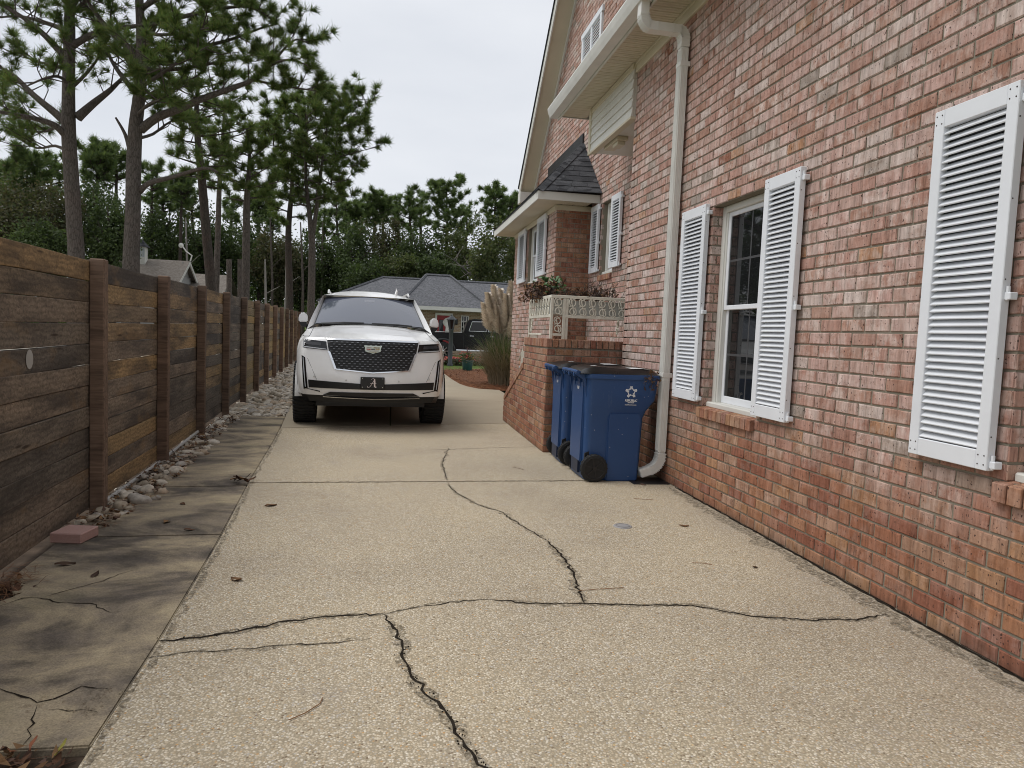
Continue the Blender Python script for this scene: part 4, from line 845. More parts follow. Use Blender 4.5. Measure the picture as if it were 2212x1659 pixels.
# ------------------------------------------------------------------ wheeled bins
def rring(x0, x1, hy, z, r=.06, n=4):
    out = []
    for cx, cy, a0 in ((x1-r, hy-r, 0), (x0+r, hy-r, pi/2), (x0+r, -hy+r, pi), (x1-r, -hy+r, 1.5*pi)):
        for i in range(n+1): a = a0+pi/2*i/n; out.append((cx+r*cos(a), cy+r*sin(a), z))
    return out
t = NT('blue_bin_plastic'); p = t.pos(); c = t.mix(t.noise(p, 2.5, 4), (.017, .057, .165), (.026, .077, .21)); sc = t.noise(t.map(p, (3, 3, 1)), 3.2, 5, .7)
c = t.mix(t.ramp(sc, [(.60, 0), (.78, .28)]), c, (.20, .24, .30)); sp_ = t.vor(p, 26); c = t.mix(t.math('MULTIPLY', t.ramp(sp_.outputs['Distance'], [(.08, 1), (.12, 0)]), t.ramp(t.xyz(sp_.outputs['Color'], 0), [(.86, 0), (.88, .8)])), c, (.45, .48, .5))
t.bump(t.noise(p, 300, 2), .15, .001); m['bin'] = t.set(c, .42, 0, .45)
m['ink'] = plain('white_print', (.74, .75, .76), .6, vary=.1, vs=30)
wheel_bits = None
def make_bin():
    r = empty('wheeled_bin', (2.1, 6.65, 0), 0, '', 'bin', 'blue wheeled bins beside the stoop')
    b = MB(); lev = [(-.245, .275, .255, 0.0), (-.26, .288, .265, .02), (-.262, .296, .272, .3), (-.264, .303, .278, .60), (-.268, .33, .288, .67), (-.272, .405, .30, .77), (-.275, .42, .303, .86), (-.277, .425, .306, .985)]
    P = [rring(*l) for l in lev]; P = [q+[q[0]] for q in P]; b.grid(P); b.f.append(tuple(range(len(P[0])-1))[::-1])
    body = b.build('body', m['bin'], r, smooth=50)
    q = MB()
    for s in (-1, 1):                                                    # stepped side panels leave hollows over the wheels
        pr = [(-.055, .0), (.255, .0), (.27, .60), (.25, .655), (-.045, .655), (-.06, .60)]; y = s*.262; q.prism(pr, (0, y, 0), (1, 0, 0), (0, 0, 1), (0, s*.032, 0))
    q.prism([(-.19, .16), (.19, .16), (.20, .60), (.21, .93), (-.21, .93), (-.20, .60)], (-.25, 0, 0), (0, 1, 0), (0, 0, 1), (-.036, 0, 0)); q.build('side_panel', m['bin'], r, bevel=.012, smooth=40)
    q = MB(); A = rring(-.292, .44, .322, .965); B = rring(-.292, .44, .322, 1.008); C_ = rring(-.27, .42, .30, 1.012); D = rring(-.27, .42, .30, .965)
    q.grid([k+[k[0]] for k in (D, A, B, C_)]); rim = q.build('rim', m['bin'], r, bevel=.004, smooth=40)
    q = MB(); q.tube([(-.365, -.275, 1.022), (-.372, -.1, 1.026), (-.372, .1, 1.026), (-.365, .275, 1.022)], .017, 8)
    for y in (-.255, -.09, .09, .255): q.prism([(-.385, 1.0), (-.36, 1.035), (-.285, 1.01), (-.265, .80), (-.275, .80), (-.30, .95)], (0, y-.008, 0), (1, 0, 0), (0, 0, 1), (0, .016, 0))
    for y in (-.18, 0, .18): q.bbox(-.385, -.365, y-.012, y+.012, .975, 1.02, .004)
    q.build('handle', m['bin'], r, smooth=40)
    q = MB(); P = []
    for i in range(15):
        u = i/14; x = -.345+u*.785; row = []
        for j in range(11):
            w = j/10*2-1; edge = min(1, 5*(1-abs(w)))*min(1, 6*u, 6*(1-u)); row.append((x, w*.318*(1-.04*u), 1.012+.022*min(1, edge*3)+.038*edge**.5*(.55+.45*sin(pi*min(1, u*1.1)))+.008*sin(9*u)*edge))
        P.append(row)
    q.grid(P); n = len(q.v); q.grid([[(x, y, 1.006) for x, y, z in row] for row in P]); lid = q.build('lid', m['black_lid'], r, smooth='all', fix=False)
    q = MB(); q.grid([[(P[i][j][0], P[i][j][1]+dy_, P[i][j][2]+.003) for j, dy_ in ((1, .0), (2, 0), (3, 0), (4, .0))] for i in (9, 10, 11, 12)]); q.build('sticker', m['ink'], lid, fix=False)
    q = MB(); q.grid([[(P[i][j][0], P[i][j][1], P[i][j][2]+.003) for j in (4, 5)] for i in (3, 4)]); q.build('label_patch', m['ink'], lid, fix=False)
    q = MB().tube([(-.18, -.31, .127), (-.18, .31, .127)], .012, 8).build('axle', m['black'], r)
    for s in (-1, 1):
        w = MB(); w.lathe([(.0, -.028), (.085, -.03), (.108, -.033), (.124, -.028), (.127, -.018), (.127, .018), (.124, .028), (.108, .033), (.085, .03), (0, .028)], 32, 'y')
        o = w.build('wheel', m['rubber'], r, smooth=40); o.location = (-.18, s*.315, .128)
        h = MB(); h.lathe([(0, -.04), (.02, -.04), (.024, -.03)], 12, 'y')
        for k in range(6): M = Matrix.Rotation(k*pi/3+.3, 4, 'Y'); h.box(.02, .094, -.0345, -.028, -.006, .006, M)
        h.lathe([(.092, -.03), (.096, -.036), (.104, -.036), (.106, -.03)], 28, 'y')
        if s > 0: h.v = [(x, -y, z) for x, y, z in h.v]
        h.build('hub', m['black'], o)
        tr = MB()
        for k in range(40): M = Matrix.Rotation(k*2*pi/40, 4, 'Y'); tr.box(.124, .1315, -.02+(k % 2)*.014, .006+(k % 2)*.014, -.006, .006, M)
        tr.build('tread', m['rubber'], o)
    for s in (-1, 1): MB().prism([(-.26, .02), (-.06, .02), (-.06, .22), (-.10, .275), (-.20, .29), (-.26, .26)], (0, s*.25, 0), (1, 0, 0), (0, 0, 1), (0, s*.018, 0)).build('wheel_well', m['black'], r)
    MB().box(-.285, -.25, -.12, .12, .05, .24).build('axle_cover', m['bin_dark'], r)
    yf = -.3035                                                          # printed mark on the broad side
    cx, cz, R = .1525, .852, .056
    lg = MB()
    for k in range(5):
        text('R', .047, FACE_MY(cx, yf, cz) @ Matrix.Rotation(-k*2*pi/5, 4, 'Z') @ Matrix.Translation((0, R*.68, 0)) @ Matrix.Rotation(.12, 4, 'Z'), m['ink'], body, off=.0022, shear=.1, name='logo_letter', sx=1.1)
        a0 = pi/2+k*2*pi/5; a1 = a0+2*pi/5; pA = (cx+cos(a0)*R*.97*.62, cz+sin(a0)*R*.97*.62); am = (a0+a1)/2; pM = (cx+cos(am)*R*.62, cz+sin(am)*R*.62)
        for q0, q1 in ((pA, pM),):
            d = Vector((q1[0]-q0[0], q1[1]-q0[1])).normalized(); nn = Vector((-d.y, d.x))*.0035; lg.prism([(q0[0]+nn.x, q0[1]+nn.y), (q1[0]+nn.x, q1[1]+nn.y), (q1[0]-nn.x, q1[1]-nn.y), (q0[0]-nn.x, q0[1]-nn.y)], (0, yf-.0006, 0), (1, 0, 0), (0, 0, 1), (0, .0012, 0))
    lg.build('logo_ring', m['ink'], body)
    text('REPUBLIC', .0275, FACE_MY(cx, yf+.001, .770), m['ink'], body, off=.0011, shear=.22, sx=1.0); text('SERVICES', .0155, FACE_MY(cx, yf+.001, .751), m['ink'], body, off=.0006, shear=.2); text('republicservices.com', .0135, FACE_MY(cx, yf+.002, .730), m['ink'], body, off=.0004)
    text('1169', .040, FACE_MX(-.2865, -.02, .86), m['ink'], body, off=.001)
    return r
m['black_lid'] = plain('black_lid_plastic', (.007, .007, .008), .30, vary=.3, vs=5, spec=.35); m['bin_dark'] = plain('dark_blue_plastic', (.010, .020, .05), .5)
bin1 = make_bin(); bin1['label'] = 'blue wheeled bin nearest the downspout, its white star mark facing the driveway entrance'
def dup(o, parent=None):
    c = o.copy(); COL.objects.link(c)
    if parent: c.parent = parent
    for ch in o.children: dup(ch, c)
    return c
bin2 = dup(bin1); bin2.location = (2.09, 7.46, 0); bin2.rotation_euler.z = -.03; bin2['label'] = 'blue wheeled bin half hidden behind the first one, against the brick stoop'
sprig = empty('dry_vine', (2.44, 6.33, 1.0), 0, 'dry brown vine sprig hanging over the right corner of the front blue bin', 'plant')
b = MB(); lv = MB()
for k in range(16):
    a = random.uniform(0, 6.28); p0 = Vector((random.gauss(0, .035), random.gauss(0, .02), random.uniform(-.02, .04))); p1 = p0+Vector((random.gauss(0, .05), -.025, -random.uniform(-.03, .1))); p2 = p1+Vector((random.gauss(0, .03), -.0, -random.uniform(0, .09)))
    b.tube([p0, p1, p2], .0022, 4)
    for q in (p1, p2, (p0+p1)/2):
        r = random.uniform(.008, .018); lv.add([q+Vector((random.gauss(0, r), random.gauss(0, r*.6), random.gauss(0, r))) for _ in range(4)], [(0, 1, 2), (1, 3, 2)])
b.build('stem', m['twig'], sprig); lv.build('leaves', m['dryleaf'], sprig)
# ------------------------------------------------------------------ white SUV
def interp(x, tab):
    if x <= tab[0][0]: return tab[0][1]
    for (a, fa), (b, fb) in zip(tab, tab[1:]):
        if x <= b: return fa+(fb-fa)*(x-a)/(b-a)
    return tab[-1][1]
sm = lambda t: (lambda q: q*q*(3-2*q))(max(0, min(1, t)))
YCT = [(.40, -.95), (.45, -.985), (.56, -1.02), (.70, -1.02), (.80, -.99), (1.0, -.955), (1.15, -.93), (1.2, -.885)]
WT_ = [(.42, .945), (.55, .968), (.75, .985), (.97, .985), (1.1, .962), (1.2, .915)]
def fy(x, z):
    s = abs(x)/interp(z, WT_); return interp(z, YCT)+.20*s**2.6+.30*max(0, (s-.88)/.12)**2
suv = empty('suv', (-.25, 10.347, 0), .055, 'large pearl white SUV with black mesh grille facing the camera on the driveway', 'car')
ztop = lambda y: 1.2+.115*sm((y+.75)/1.7)
AX = (0.0, 3.07); AR = .485
def archz(y):
    z = .46
    for a in AX:
        if abs(y-a) < AR: z = max(z, .40+sqrt(AR*AR-(y-a)**2))
    return z
S_ = [0, .15, .3, .45, .6, .7, .78, .84, .88, .91, .94, .965, .985, 1.0]
ys_ = [-.495] + [AR*-cos(pi*k/12) for k in range(13)] + [.8, 1.2, 1.7, 2.2, 2.55] + [AX[1]-AR*cos(pi*k/12) for k in range(13)] + [3.7, 3.9, 4.05]
P = []
for zl in (.46, .49, .55, .65, .75, .86, .97, 1.05, 1.12, 1.17, 1.2):
    half = []; W = interp(zl, WT_)
    for s in S_[:-1]: half.append((s*W, fy(s*W, zl), zl))
    for y in ys_:
        lo = archz(y); z = lo+(zl-.46)/.74*(ztop(y)-lo); half.append((interp(zl, WT_), max(y, fy(W*.9999, zl)), z))
    half += [(W*.985, 4.16, zl+.115*(zl-.46)/.74), (W*.93, 4.24, zl+.115*(zl-.46)/.74), (W*.7, 4.28, zl+.115*(zl-.46)/.74), (0, 4.3, zl+.115*(zl-.46)/.74)]
    ring = half + [(-x, y, z) for x, y, z in half[-2:0:-1]]; P.append(ring+[ring[0]])
b = MB().grid(P); bodyo = b.build('body', m['carw'], suv, smooth=50)
P = []
for i in range(41):                                                      # bonnet with raised centre and two creases
    s = -1+i/20; x = s*.915; y0 = fy(x, 1.2); row = []
    for j in range(15):
        t = j/14; y = y0+(.74-y0)*t; z = ztop(y)+(1-s*s)*.075*min(1, t*3.2)**.6*(.55+.45*t)+.020*sm((.68-abs(s))/.10)*sm(t*5)*(1-.35*t)
        row.append((x, y, z))
    P.append(row)
MB().grid(P).build('bonnet', m['carw'], suv, smooth=40)
# cabin
def wsp(s, t): return (s*(.83-.115*t), .60+.16*s*s+(.98+.0*s)*t-.02*sin(pi*t), 1.392-.025*s*s+.455*t-.012*s*s*t)
for nm, ins, mt in (('windscreen_border', .0, m['gloss']), ('windscreen', .035, m['wind'])):
    MB().grid([[(lambda p: (p[0], p[1]-(.004 if ins else 0)-.003, p[2]+(.004 if ins else 0)+.002))(wsp((-1+i/10)*(1-ins*.7), ins*.8+j/8*(1-ins*1.5))) for j in range(9)] for i in range(21)]).build(nm, mt, suv, smooth='all', fix=False)
cabs = MB()
for sg in (-1, 1):
    G = []
    for i in range(13):
        t = i/12; yb = .42+(4.2-.42)*t; yt = 1.58+(4.02-1.58)*t; row = []
        for j in range(6):
            h = j/5; y = yb+(yt-yb)*h; zb = ztop(yb)-.003; zt = 1.845+.04*sm(t*3)-.01*t; x = .915+(.735-.915)*h**1.25; z = zb+(zt-zb)*h; row.append((sg*x, y, z))
        G.append(row)
    cabs.grid(G); w0 = G[0]
    cabs.grid([[(p[0]*(1-.0), p[1], p[2]) for p in w0], [(sg*wsp(1, j/5)[0], wsp(1, j/5)[1]+.002, wsp(1, j/5)[2]) for j in range(6)]])
R_ = []
for i in range(15):
    t = i/14; y = 1.555+t*2.5; row = []
    for j in range(17):
        s = -1+j/8; z = 1.845+.04*sm(t*3)-.01*t+(.075+.02*sm(t*3))*(1-abs(s)**2.6)*(sm(t*7)*.85+.15)*(1-.3*sm((t-.8)/.2)); row.append((s*.735, y+.06*s*s*(1-t), z))
    R_.append(row)
cabs.grid(R_); cabs.grid([[(s*.85, 4.22, 1.31), (s*.735, 4.04, 1.87)] for s in (-1, -.5, 0, .5, 1)]); cabs.build('cabin', m['carw'], suv, smooth=40)
for sg in (-1, 1):
    for (ta, tb) in ((.10, .36), (.375, .62), (.635, .93)):
        G = []
        for i in range(5):
            t = ta+(tb-ta)*i/4; yb = .42+3.78*t; yt = 1.58+2.44*t; row = []
            for j in range(5):
                h = .06+.80*j/4
                if ta < .2: yy = max(yb+(yt-yb)*h, .85+h*.9)
                else: yy = yb+(yt-yb)*h
                zb = ztop(yb); zt = 1.87; row.append((sg*(.915-.18*h**1.25+.006), yy, zb+(zt-zb)*h))
            G.append(row)
        MB().grid(G).build('side_window', m['gloss'], suv, fix=False)
for sg in (-1, 1):                                                       # shut lines of bonnet and bumper
    P = []
    for j in range(13):
        t = j/12; s = sg*.9; x = s*.915; y0 = fy(x, 1.2); y = y0+(.72-y0)*t; P.append((x, y, ztop(y)+(1-s*s)*.075*min(1, t*3.2)**.6*(.55+.45*t)+.0015))
    MB().tube(P, .0035, 4).build('shut_line', m['black'], suv)
    MB().tube([(sg*interp(z, WT_)*.995, fy(sg*interp(z, WT_)*.995, z)-.001, z) for z in (1.03, .98, .9, .8, .7, .62, .56)], .003, 4).build('shut_line', m['black'], suv)
MB().grid([[(lambda p: (p[0], p[1]-.008, p[2]+.006))(wsp(s, t)) for t in (.80, .84, .88)] for s in (-.11, -.06, 0, .06, .11)]).build('mirror_pod_reflection', plain('pod_reflection_grey', (.20, .21, .24), .4), suv, fix=False)  # pale patch on the glass: mirror housing shape and painted oval reflection
MB().tube([(-.72, .585, 1.386), (-.4, .53, 1.412), (-.1, .535, 1.415)], .011, 5).tube([(.02, .535, 1.413), (.4, .53, 1.410), (.62, .56, 1.397)], .011, 5).build('wiper', m['black'], suv)
MB().grid([[(s*.80, .56+.15*s*s+.07*t, 1.392-.02*s*s-.0*t) for t in (0, 1)] for s in (-1, -.6, -.2, .2, .6, 1)]).build('cowl', m['black'], suv, fix=False)
def patch(c, n, k, off, th=.02, parent=suv, mat=None, name='panel', build=True, bb=None):
    """quad in (x, z) laid on the nose: corners tl, tr, br, bl"""
    (a, b_, c_, d) = c; bb = bb or MB(); G = []; H = []
    for i in range(n+1):
        u = i/n; row = []; r2 = []
        for j in range(k+1):
            v = j/k; x = (a[0]*(1-u)+b_[0]*u)*(1-v)+(d[0]*(1-u)+c_[0]*u)*v; z = (a[1]*(1-u)+b_[1]*u)*(1-v)+(d[1]*(1-u)+c_[1]*u)*v; y = fy(x, z)-off; row.append((x, y, z)); r2.append((x, y+th, z))
        G.append(row); H.append(r2)
    bb.grid(G); rim = [(i, 0) for i in range(n+1)]+[(n, j) for j in range(1, k+1)]+[(i, k) for i in range(n-1, -1, -1)]+[(0, j) for j in range(k-1, 0, -1)]; rim.append(rim[0])
    bb.grid([[G[i][j] for i, j in rim], [H[i][j] for i, j in rim]])
    return bb.build(name, mat, parent, smooth=30) if build else bb
mir = lambda c: [(-c[1][0], c[1][1]), (-c[0][0], c[0][1]), (-c[3][0], c[3][1]), (-c[2][0], c[2][1])]
gr = MB(); gl = [(-.588, 1.172), (0, 1.172), (0, .772), (-.475, .812)]
patch([(-.588, 1.172), (0, 1.175), (0, 1.0), (-.555, 1.0)], 14, 5, .004, .02, bb=gr, build=False); patch([(-.555, 1.0), (0, 1.0), (0, .772), (-.475, .812)], 14, 6, .004, .02, bb=gr, build=False)
patch(mir([(-.588, 1.172), (0, 1.175), (0, 1.0), (-.555, 1.0)]), 14, 5, .004, .02, bb=gr, build=False); patch(mir([(-.555, 1.0), (0, 1.0), (0, .772), (-.475, .812)]), 14, 6, .004, .02, bb=gr, build=False)
grille = gr.build('grille', m['black'], suv); gb = MB(); gd = MB(); rows = 12
m['barm'] = NT('dim_chrome').set((.30, .31, .33), .35, 1)
for r in range(rows):
    z = 1.152-r*.0305; hw = interp(z, [(.77, .0), (.80, .36), (.815, .465), (1.0, .545), (1.17, .578)]); k = int(hw/.033)
    for q in range(-k, k+1):
        x = (q+(.5 if r % 2 else 0))*.066
        if abs(x)+.02 > hw: continue
        y = fy(x, z); gb.bbox(x-.014, x+.014, y-.019, y-.006, z-.0032, z+.0032, .002)
        gd.prism([(x-.033, z), (x-.02, z-.013), (x+.02, z-.013), (x+.033, z), (x+.02, z-.009), (x-.02, z-.009)], (0, y-.014, 0), (1, 0, 0), (0, 0, 1), (0, .008, 0))
gb.build('grille_bars', m['barm'], grille)['kind'] = 'stuff'; gd.build('grille_mesh', m['black'], grille)['kind'] = 'stuff'
patch([(-.60, 1.196), (.60, 1.196), (.585, 1.176), (-.585, 1.176)], 28, 1, .018, .03, mat=m['chrome'], name='grille_trim')
for c in ([(-.572, 1.03), (-.545, 1.03), (-.455, .80), (-.482, .80)],): patch(c, 2, 6, .014, .03, mat=m['chrome'], name='grille_trim'); patch(mir(c), 2, 6, .014, .03, mat=m['chrome'], name='grille_trim')
for c in ([(-.47, .812), (0, .775), (0, .762), (-.465, .797)],): patch(c, 12, 1, .012, .03, mat=m['chrome'], name='grille_trim'); patch(mir(c), 12, 1, .012, .03, mat=m['chrome'], name='grille_trim')
HLc = [(-.893, 1.172), (-.598, 1.152), (-.578, 1.040), (-.893, 1.062)]
led = NT('pale_led').set((.55, .57, .6), .2)
for c, f in ((HLc, lambda q: q), (HLc, mir)):
    h = patch(f(c), 8, 4, .006, .03, mat=m['gloss'], name='headlight')
    patch(f([(-.885, 1.082), (-.60, 1.058), (-.585, 1.048), (-.885, 1.068)]), 8, 1, .012, .02, parent=h, mat=led, name='led_strip'); patch(f([(-.888, 1.15), (-.878, 1.15), (-.878, 1.075), (-.888, 1.075)]), 1, 4, .012, .02, parent=h, mat=led, name='led_strip')
    patch(f([(-.85, 1.145), (-.66, 1.133), (-.655, 1.095), (-.85, 1.105)]), 5, 2, .010, .02, parent=h, mat=plain('headlight_lens', (.05, .05, .055), .12), name='lens')
    d = patch(f([(-.905, .965), (-.858, .938), (-.812, .545), (-.866, .53)]), 3, 8, .006, .03, mat=m['gloss'], name='running_light')
    patch(f([(-.887, .935), (-.878, .93), (-.838, .56), (-.848, .56)]), 1, 8, .012, .02, parent=d, mat=led, name='led_strip'); patch(f([(-.866, .545), (-.83, .545), (-.66, .515), (-.66, .500)]), 5, 1, .008, .02, parent=d, mat=m['gloss'], name='lower_trim')
    patch(f([(-.83, .93), (-.825, .93), (-.70, .66), (-.705, .66)]), 1, 6, .0025, .01, mat=plain('panel_gap', (.25, .25, .25), .6), name='panel_crease')
    patch(f([(-.81, .655), (-.0, .617), (-.0, .548), (-.80, .556)]), 14, 3, .006, .03, mat=m['black'], name='lower_intake')
    patch(f([(-.53, .508), (0, .508), (0, .452), (-.62, .466)]), 12, 3, .010, .03, mat=m['black'], name='skid_grille')
    patch(f([(-.62, .445), (0, .428), (0, .419), (-.62, .436)]), 12, 1, .022, .03, mat=m['chrome'], name='skid_trim')
    for x, z in ((-.335, .665), (-.735, .70)): s_ = f([(x, z), (x, z), (x, z), (x, z)])[0]; MB().lathe([(.0, -.004), (.011, -.004), (.013, .002)], 14, 'y', (s_[0], fy(s_[0], z), z)).build('parking_sensor', plain('sensor_white', (.62, .62, .60), .4), suv)
pl = MB().bbox(-.155, .152, -1.055, -1.03, .565, .717, .006).build('number_plate', plain('black_plate', (.010, .010, .011), .35), suv)
A_ = MB(); o_ = lambda q: [(x*1.25-.003, -1.058, .641+(z-.641)*1.18) for x, z in q]
A_.tube(o_([(-.045, .608), (-.052, .600), (-.046, .592), (-.034, .592), (-.022, .602), (-.008, .625), (.008, .655), (.020, .680)]), [.004, .006, .006, .005, .006, .008, .008, .006], 5, ell=.4)
A_.tube(o_([(.020, .684), (.021, .66), (.021, .63), (.023, .605), (.030, .595), (.042, .598)]), [.008, .011, .011, .010, .008, .005], 5, ell=.4); A_.tube(o_([(-.022, .632), (-.005, .637), (.02, .634), (.04, .640)]), .006, 5, ell=.4); A_.tube(o_([(.020, .686), (.008, .690), (-.006, .685), (-.012, .676)]), [.005, .005, .004, .003], 5, ell=.4)
A_.build('script_letter', plain('plate_letter', (.80, .70, .66), .5), pl)
q = MB()
for x in (-.13, .127):
    for z in (.585, .697): q.lathe([(.005, -1.0575), (.005, -1.056)], 8, 'y', (x, 0, z)).lathe([(0, -1.0575), (.005, -1.0575)], 8, 'y', (x, 0, z))
q.build('plate_screws', m['chrome'], pl)['kind'] = 'stuff'
ye = fy(0, 1.07)-.035
em = MB().prism([(-.122, 1.120), (.112, 1.120), (.10, 1.098), (.092, 1.045), (-.005, 1.016), (-.102, 1.045), (-.11, 1.098)], (0, ye, 0), (1, 0, 0), (0, 0, 1), (0, .022, 0)).build('emblem', m['chrome'], suv)
ec = [(.45, .42, .40), (.30, .22, .12), (.40, .05, .04), (.08, .08, .085), (.42, .33, .20), (.5, .5, .5)]
k = 0
for (xa, xb, za, zb) in ((-.088, -.012, 1.085, 1.10), (.0, .08, 1.085, 1.10), (-.088, -.035, 1.066, 1.08), (-.03, .02, 1.066, 1.08), (.025, .08, 1.066, 1.08), (-.08, -.01, 1.046, 1.061), (0, .075, 1.046, 1.061), (-.05, .04, 1.032, 1.042)):
    MB().box(xa, xb, ye-.003, ye+.001, za, zb).build('crest_bar', NT('crest').set(ec[k % 6], .3, .3), em); k += 1
for sg in (-1, 1):
    mb = MB(); prof = [(.925, 1.40), (.93, 1.49), (.952, 1.533), (1.0, 1.545), (1.036, 1.525), (1.056, 1.455), (1.052, 1.395)]
    mi = MB().prism([(sg*x, z) for x, z in prof], (0, .80, 0), (1, 0, 0), (0, 0, 1), (0, .16, 0)).build('wing_mirror', m['carw'], suv, bevel=.014, smooth=60)
    MB().prism([(sg*x, z) for x, z in ((.93, 1.335), (.95, 1.408), (1.05, 1.398), (1.03, 1.35), (.98, 1.32))], (0, .815, 0), (1, 0, 0), (0, 0, 1), (0, .13, 0)).tube([(sg*.89, .90, 1.31), (sg*.95, .89, 1.35)], .03, 6).build('mirror_foot', m['black'], mi, bevel=.008)
    rr = MB().tube([(sg*.655, 1.84, 1.905), (sg*.655, 1.96, 1.945), (sg*.655, 3.7, 1.955), (sg*.655, 3.85, 1.93)], .017, 8).build('roof_rail', m['carw'], suv, smooth=True)
    MB().box(sg*.90, sg*.95, -.4, 4.0, .44, .50).build('sill', m['black'], suv)
    for y in AX:
        w = MB().lathe([(.26, -.15), (.37, -.152), (.405, -.135), (.418, -.10), (.42, 0), (.418, .10), (.405, .135), (.37, .152), (.26, .15)], 40, 'x')
        o = w.build('wheel', m['rubber'], suv, smooth=40); o.location = (sg*.885, y, .42)
        tr = MB()
        for k in range(48):
            M = Matrix.Rotation(k*2*pi/48, 4, 'X')
            for q, x0 in enumerate((-.148, -.075, -.005, .068)): tr.bbox(x0, x0+.075, .405, .431, -.016+(q % 2)*.01, .014+(q % 2)*.01, .004, M)
        tr.build('tread', m['rubber'], o)
        rm = MB().lathe([(0, sg*.10), (.06, sg*.105), (.25, sg*.08), (.27, sg*.14), (.255, sg*.14)], 30, 'x')
        for k in range(7): M = Matrix.Rotation(k*2*pi/7, 4, 'X'); rm.box(sg*.09-.012, sg*.09+.025, .05, .25, -.022, .022, M)
        rm.build('rim', m['chrome'], o)
    MB().grid([[(sg*(.90+.10*t), a+AR*cos(th)*(1+.06*t), .40+AR*sin(th)*(1+.06*t)) for t in (0, .88, 1.0)] for th in np.linspace(0, pi, 15) for a in (0,)]).build('arch_trim', m['carw'], suv, fix=False, smooth='all')
MB().tube([(.44, 1.9, 1.93), (.46, 1.95, 1.99), (.46, 2.02, 1.93)], .018, 6).tube([(.455, 1.95, 1.97), (.455, 1.97, 2.03)], .008, 6).build('roof_antenna', m['carw'], suv, smooth=True)
patch([(-.925, .475), (.925, .475), (.86, .37), (-.86, .37)], 24, 2, -.02, .08, mat=m['black'], name='lower_valance')
MB().box(-.88, .88, .52, 2.55, .28, .6).box(-.88, .88, 3.6, 4.2, .34, .7).box(-.72, .72, -.62, 4.1, .29, .95).box(-.60, .60, -.86, .4, .35, .425).tube([(-.75, 0, .40), (.75, 0, .40)], .06, 8).tube([(-.75, 3.07, .42), (.75, 3.07, .42)], .08, 8).box(-.5, .5, .6, 3.8, .30, .42).build('underbody', m['black'], suv)  # underbody boxes widened and lowered to block light beneath the car

# ------------------------------------------------------------------ black pickup across the street
tx = at(953, 755, 35.0).x
tk = empty('pickup_truck', (tx-1.05, 34.6, -.03), -.05, 'black crew cab pickup parked across the street behind the lamp post', 'truck')
pf = [(0, .62), (.02, 1.28), (1.95, 1.33), (2.0, 1.36), (4.9, 1.34), (5.75, 1.22), (5.88, 1.0), (5.88, .62), (5.2, .55), (5.15, .75), (4.98, .92), (4.75, .98), (4.5, .92), (4.33, .75), (4.3, .55), (1.55, .55), (1.5, .75), (1.33, .94), (1.08, 1.0), (.83, .94), (.66, .75), (.6, .62)]
m['trkp'] = plain('black_truck_paint', (.009, .009, .010), .22, spec=.3)
MB().prism(pf, (0, -1.0, 0), (1, 0, 0), (0, 0, 1), (0, 2.0, 0)).build('body', m['trkp'], tk, bevel=.03, smooth=40)
MB().prism([(2.03, 1.34), (2.22, 1.93), (2.5, 2.0), (3.7, 1.98), (4.2, 1.80), (4.8, 1.36)], (0, -.88, 0), (1, 0, 0), (0, 0, 1), (0, 1.76, 0)).build('cab', m['trkp'], tk, bevel=.05, smooth=40)
for q in ([(2.28, 1.42), (2.42, 1.86), (3.12, 1.88), (3.12, 1.42)], [(3.2, 1.42), (3.2, 1.88), (3.75, 1.86), (4.3, 1.44)]):
    o = MB().prism(q, (0, -.893, 0), (1, 0, 0), (0, 0, 1), (0, .02, 0)).build('side_window', m['gloss'], tk); c = Vector((sum(p[0] for p in q)/4, sum(p[1] for p in q)/4)); b = MB()
    for p0, p1 in zip(q, q[1:]+q[:1]): b.tube([(p0[0], -.897, p0[1]), (p1[0], -.897, p1[1])], .014, 5)
    b.build('chrome_surround', m['chrome'], o)
for x in (2.32, 3.3): MB().bbox(x, x+.2, -1.03, -1.0, 1.17, 1.205, .008).build('door_handle', m['chrome'], tk)
MB().box(.03, 1.94, -1.005, -.97, 1.325, 1.355).build('bed_rail', m['chrome'], tk)
b = MB()
for x in (2.03, 3.16, 4.35): b.box(x, x+.012, -1.003, -.99, .62, 1.33)
b.build('door_gaps', m['black'], tk); MB().tube([(1.7, -1.06, .50), (4.2, -1.06, .50)], .045, 8).build('side_step', m['chrome'], tk)
b = MB()
for x in (1.08, 4.75): b.grid([[(x+r*cos(a), -1.0-.05*t, .45+r*sin(a)) for r, t in ((.5, 0), (.5, 1), (.58, .8), (.60, 0))] for a in np.linspace(0, pi, 15)])
b.build('fender_flare', m['black'], tk, fix=False, smooth='all')
for x in (1.08, 4.75):
    for s in (-1, 1):
        o = MB().lathe([(.22, -.13), (.38, -.14), (.43, -.10), (.43, .10), (.38, .14), (.22, .13)], 28, 'y').build('wheel', m['rubber'], tk, smooth=40); o.location = (x, s*.90, .43); b = MB()
        for k in range(8): b.box(.05, .24, s*.11, s*.145, -.024, .024, Matrix.Rotation(k*pi/4, 4, 'Y'))
        b.lathe([(.23, s*.10), (.25, s*.14), (.265, s*.12)], 24, 'y').lathe([(0, s*.15), (.07, s*.14), (.08, s*.1)], 12, 'y').build('rim', m['chrome'], o)
MB().box(.1, 5.7, -.9, .9, .45, .62).build('underbody', m['black'], tk)
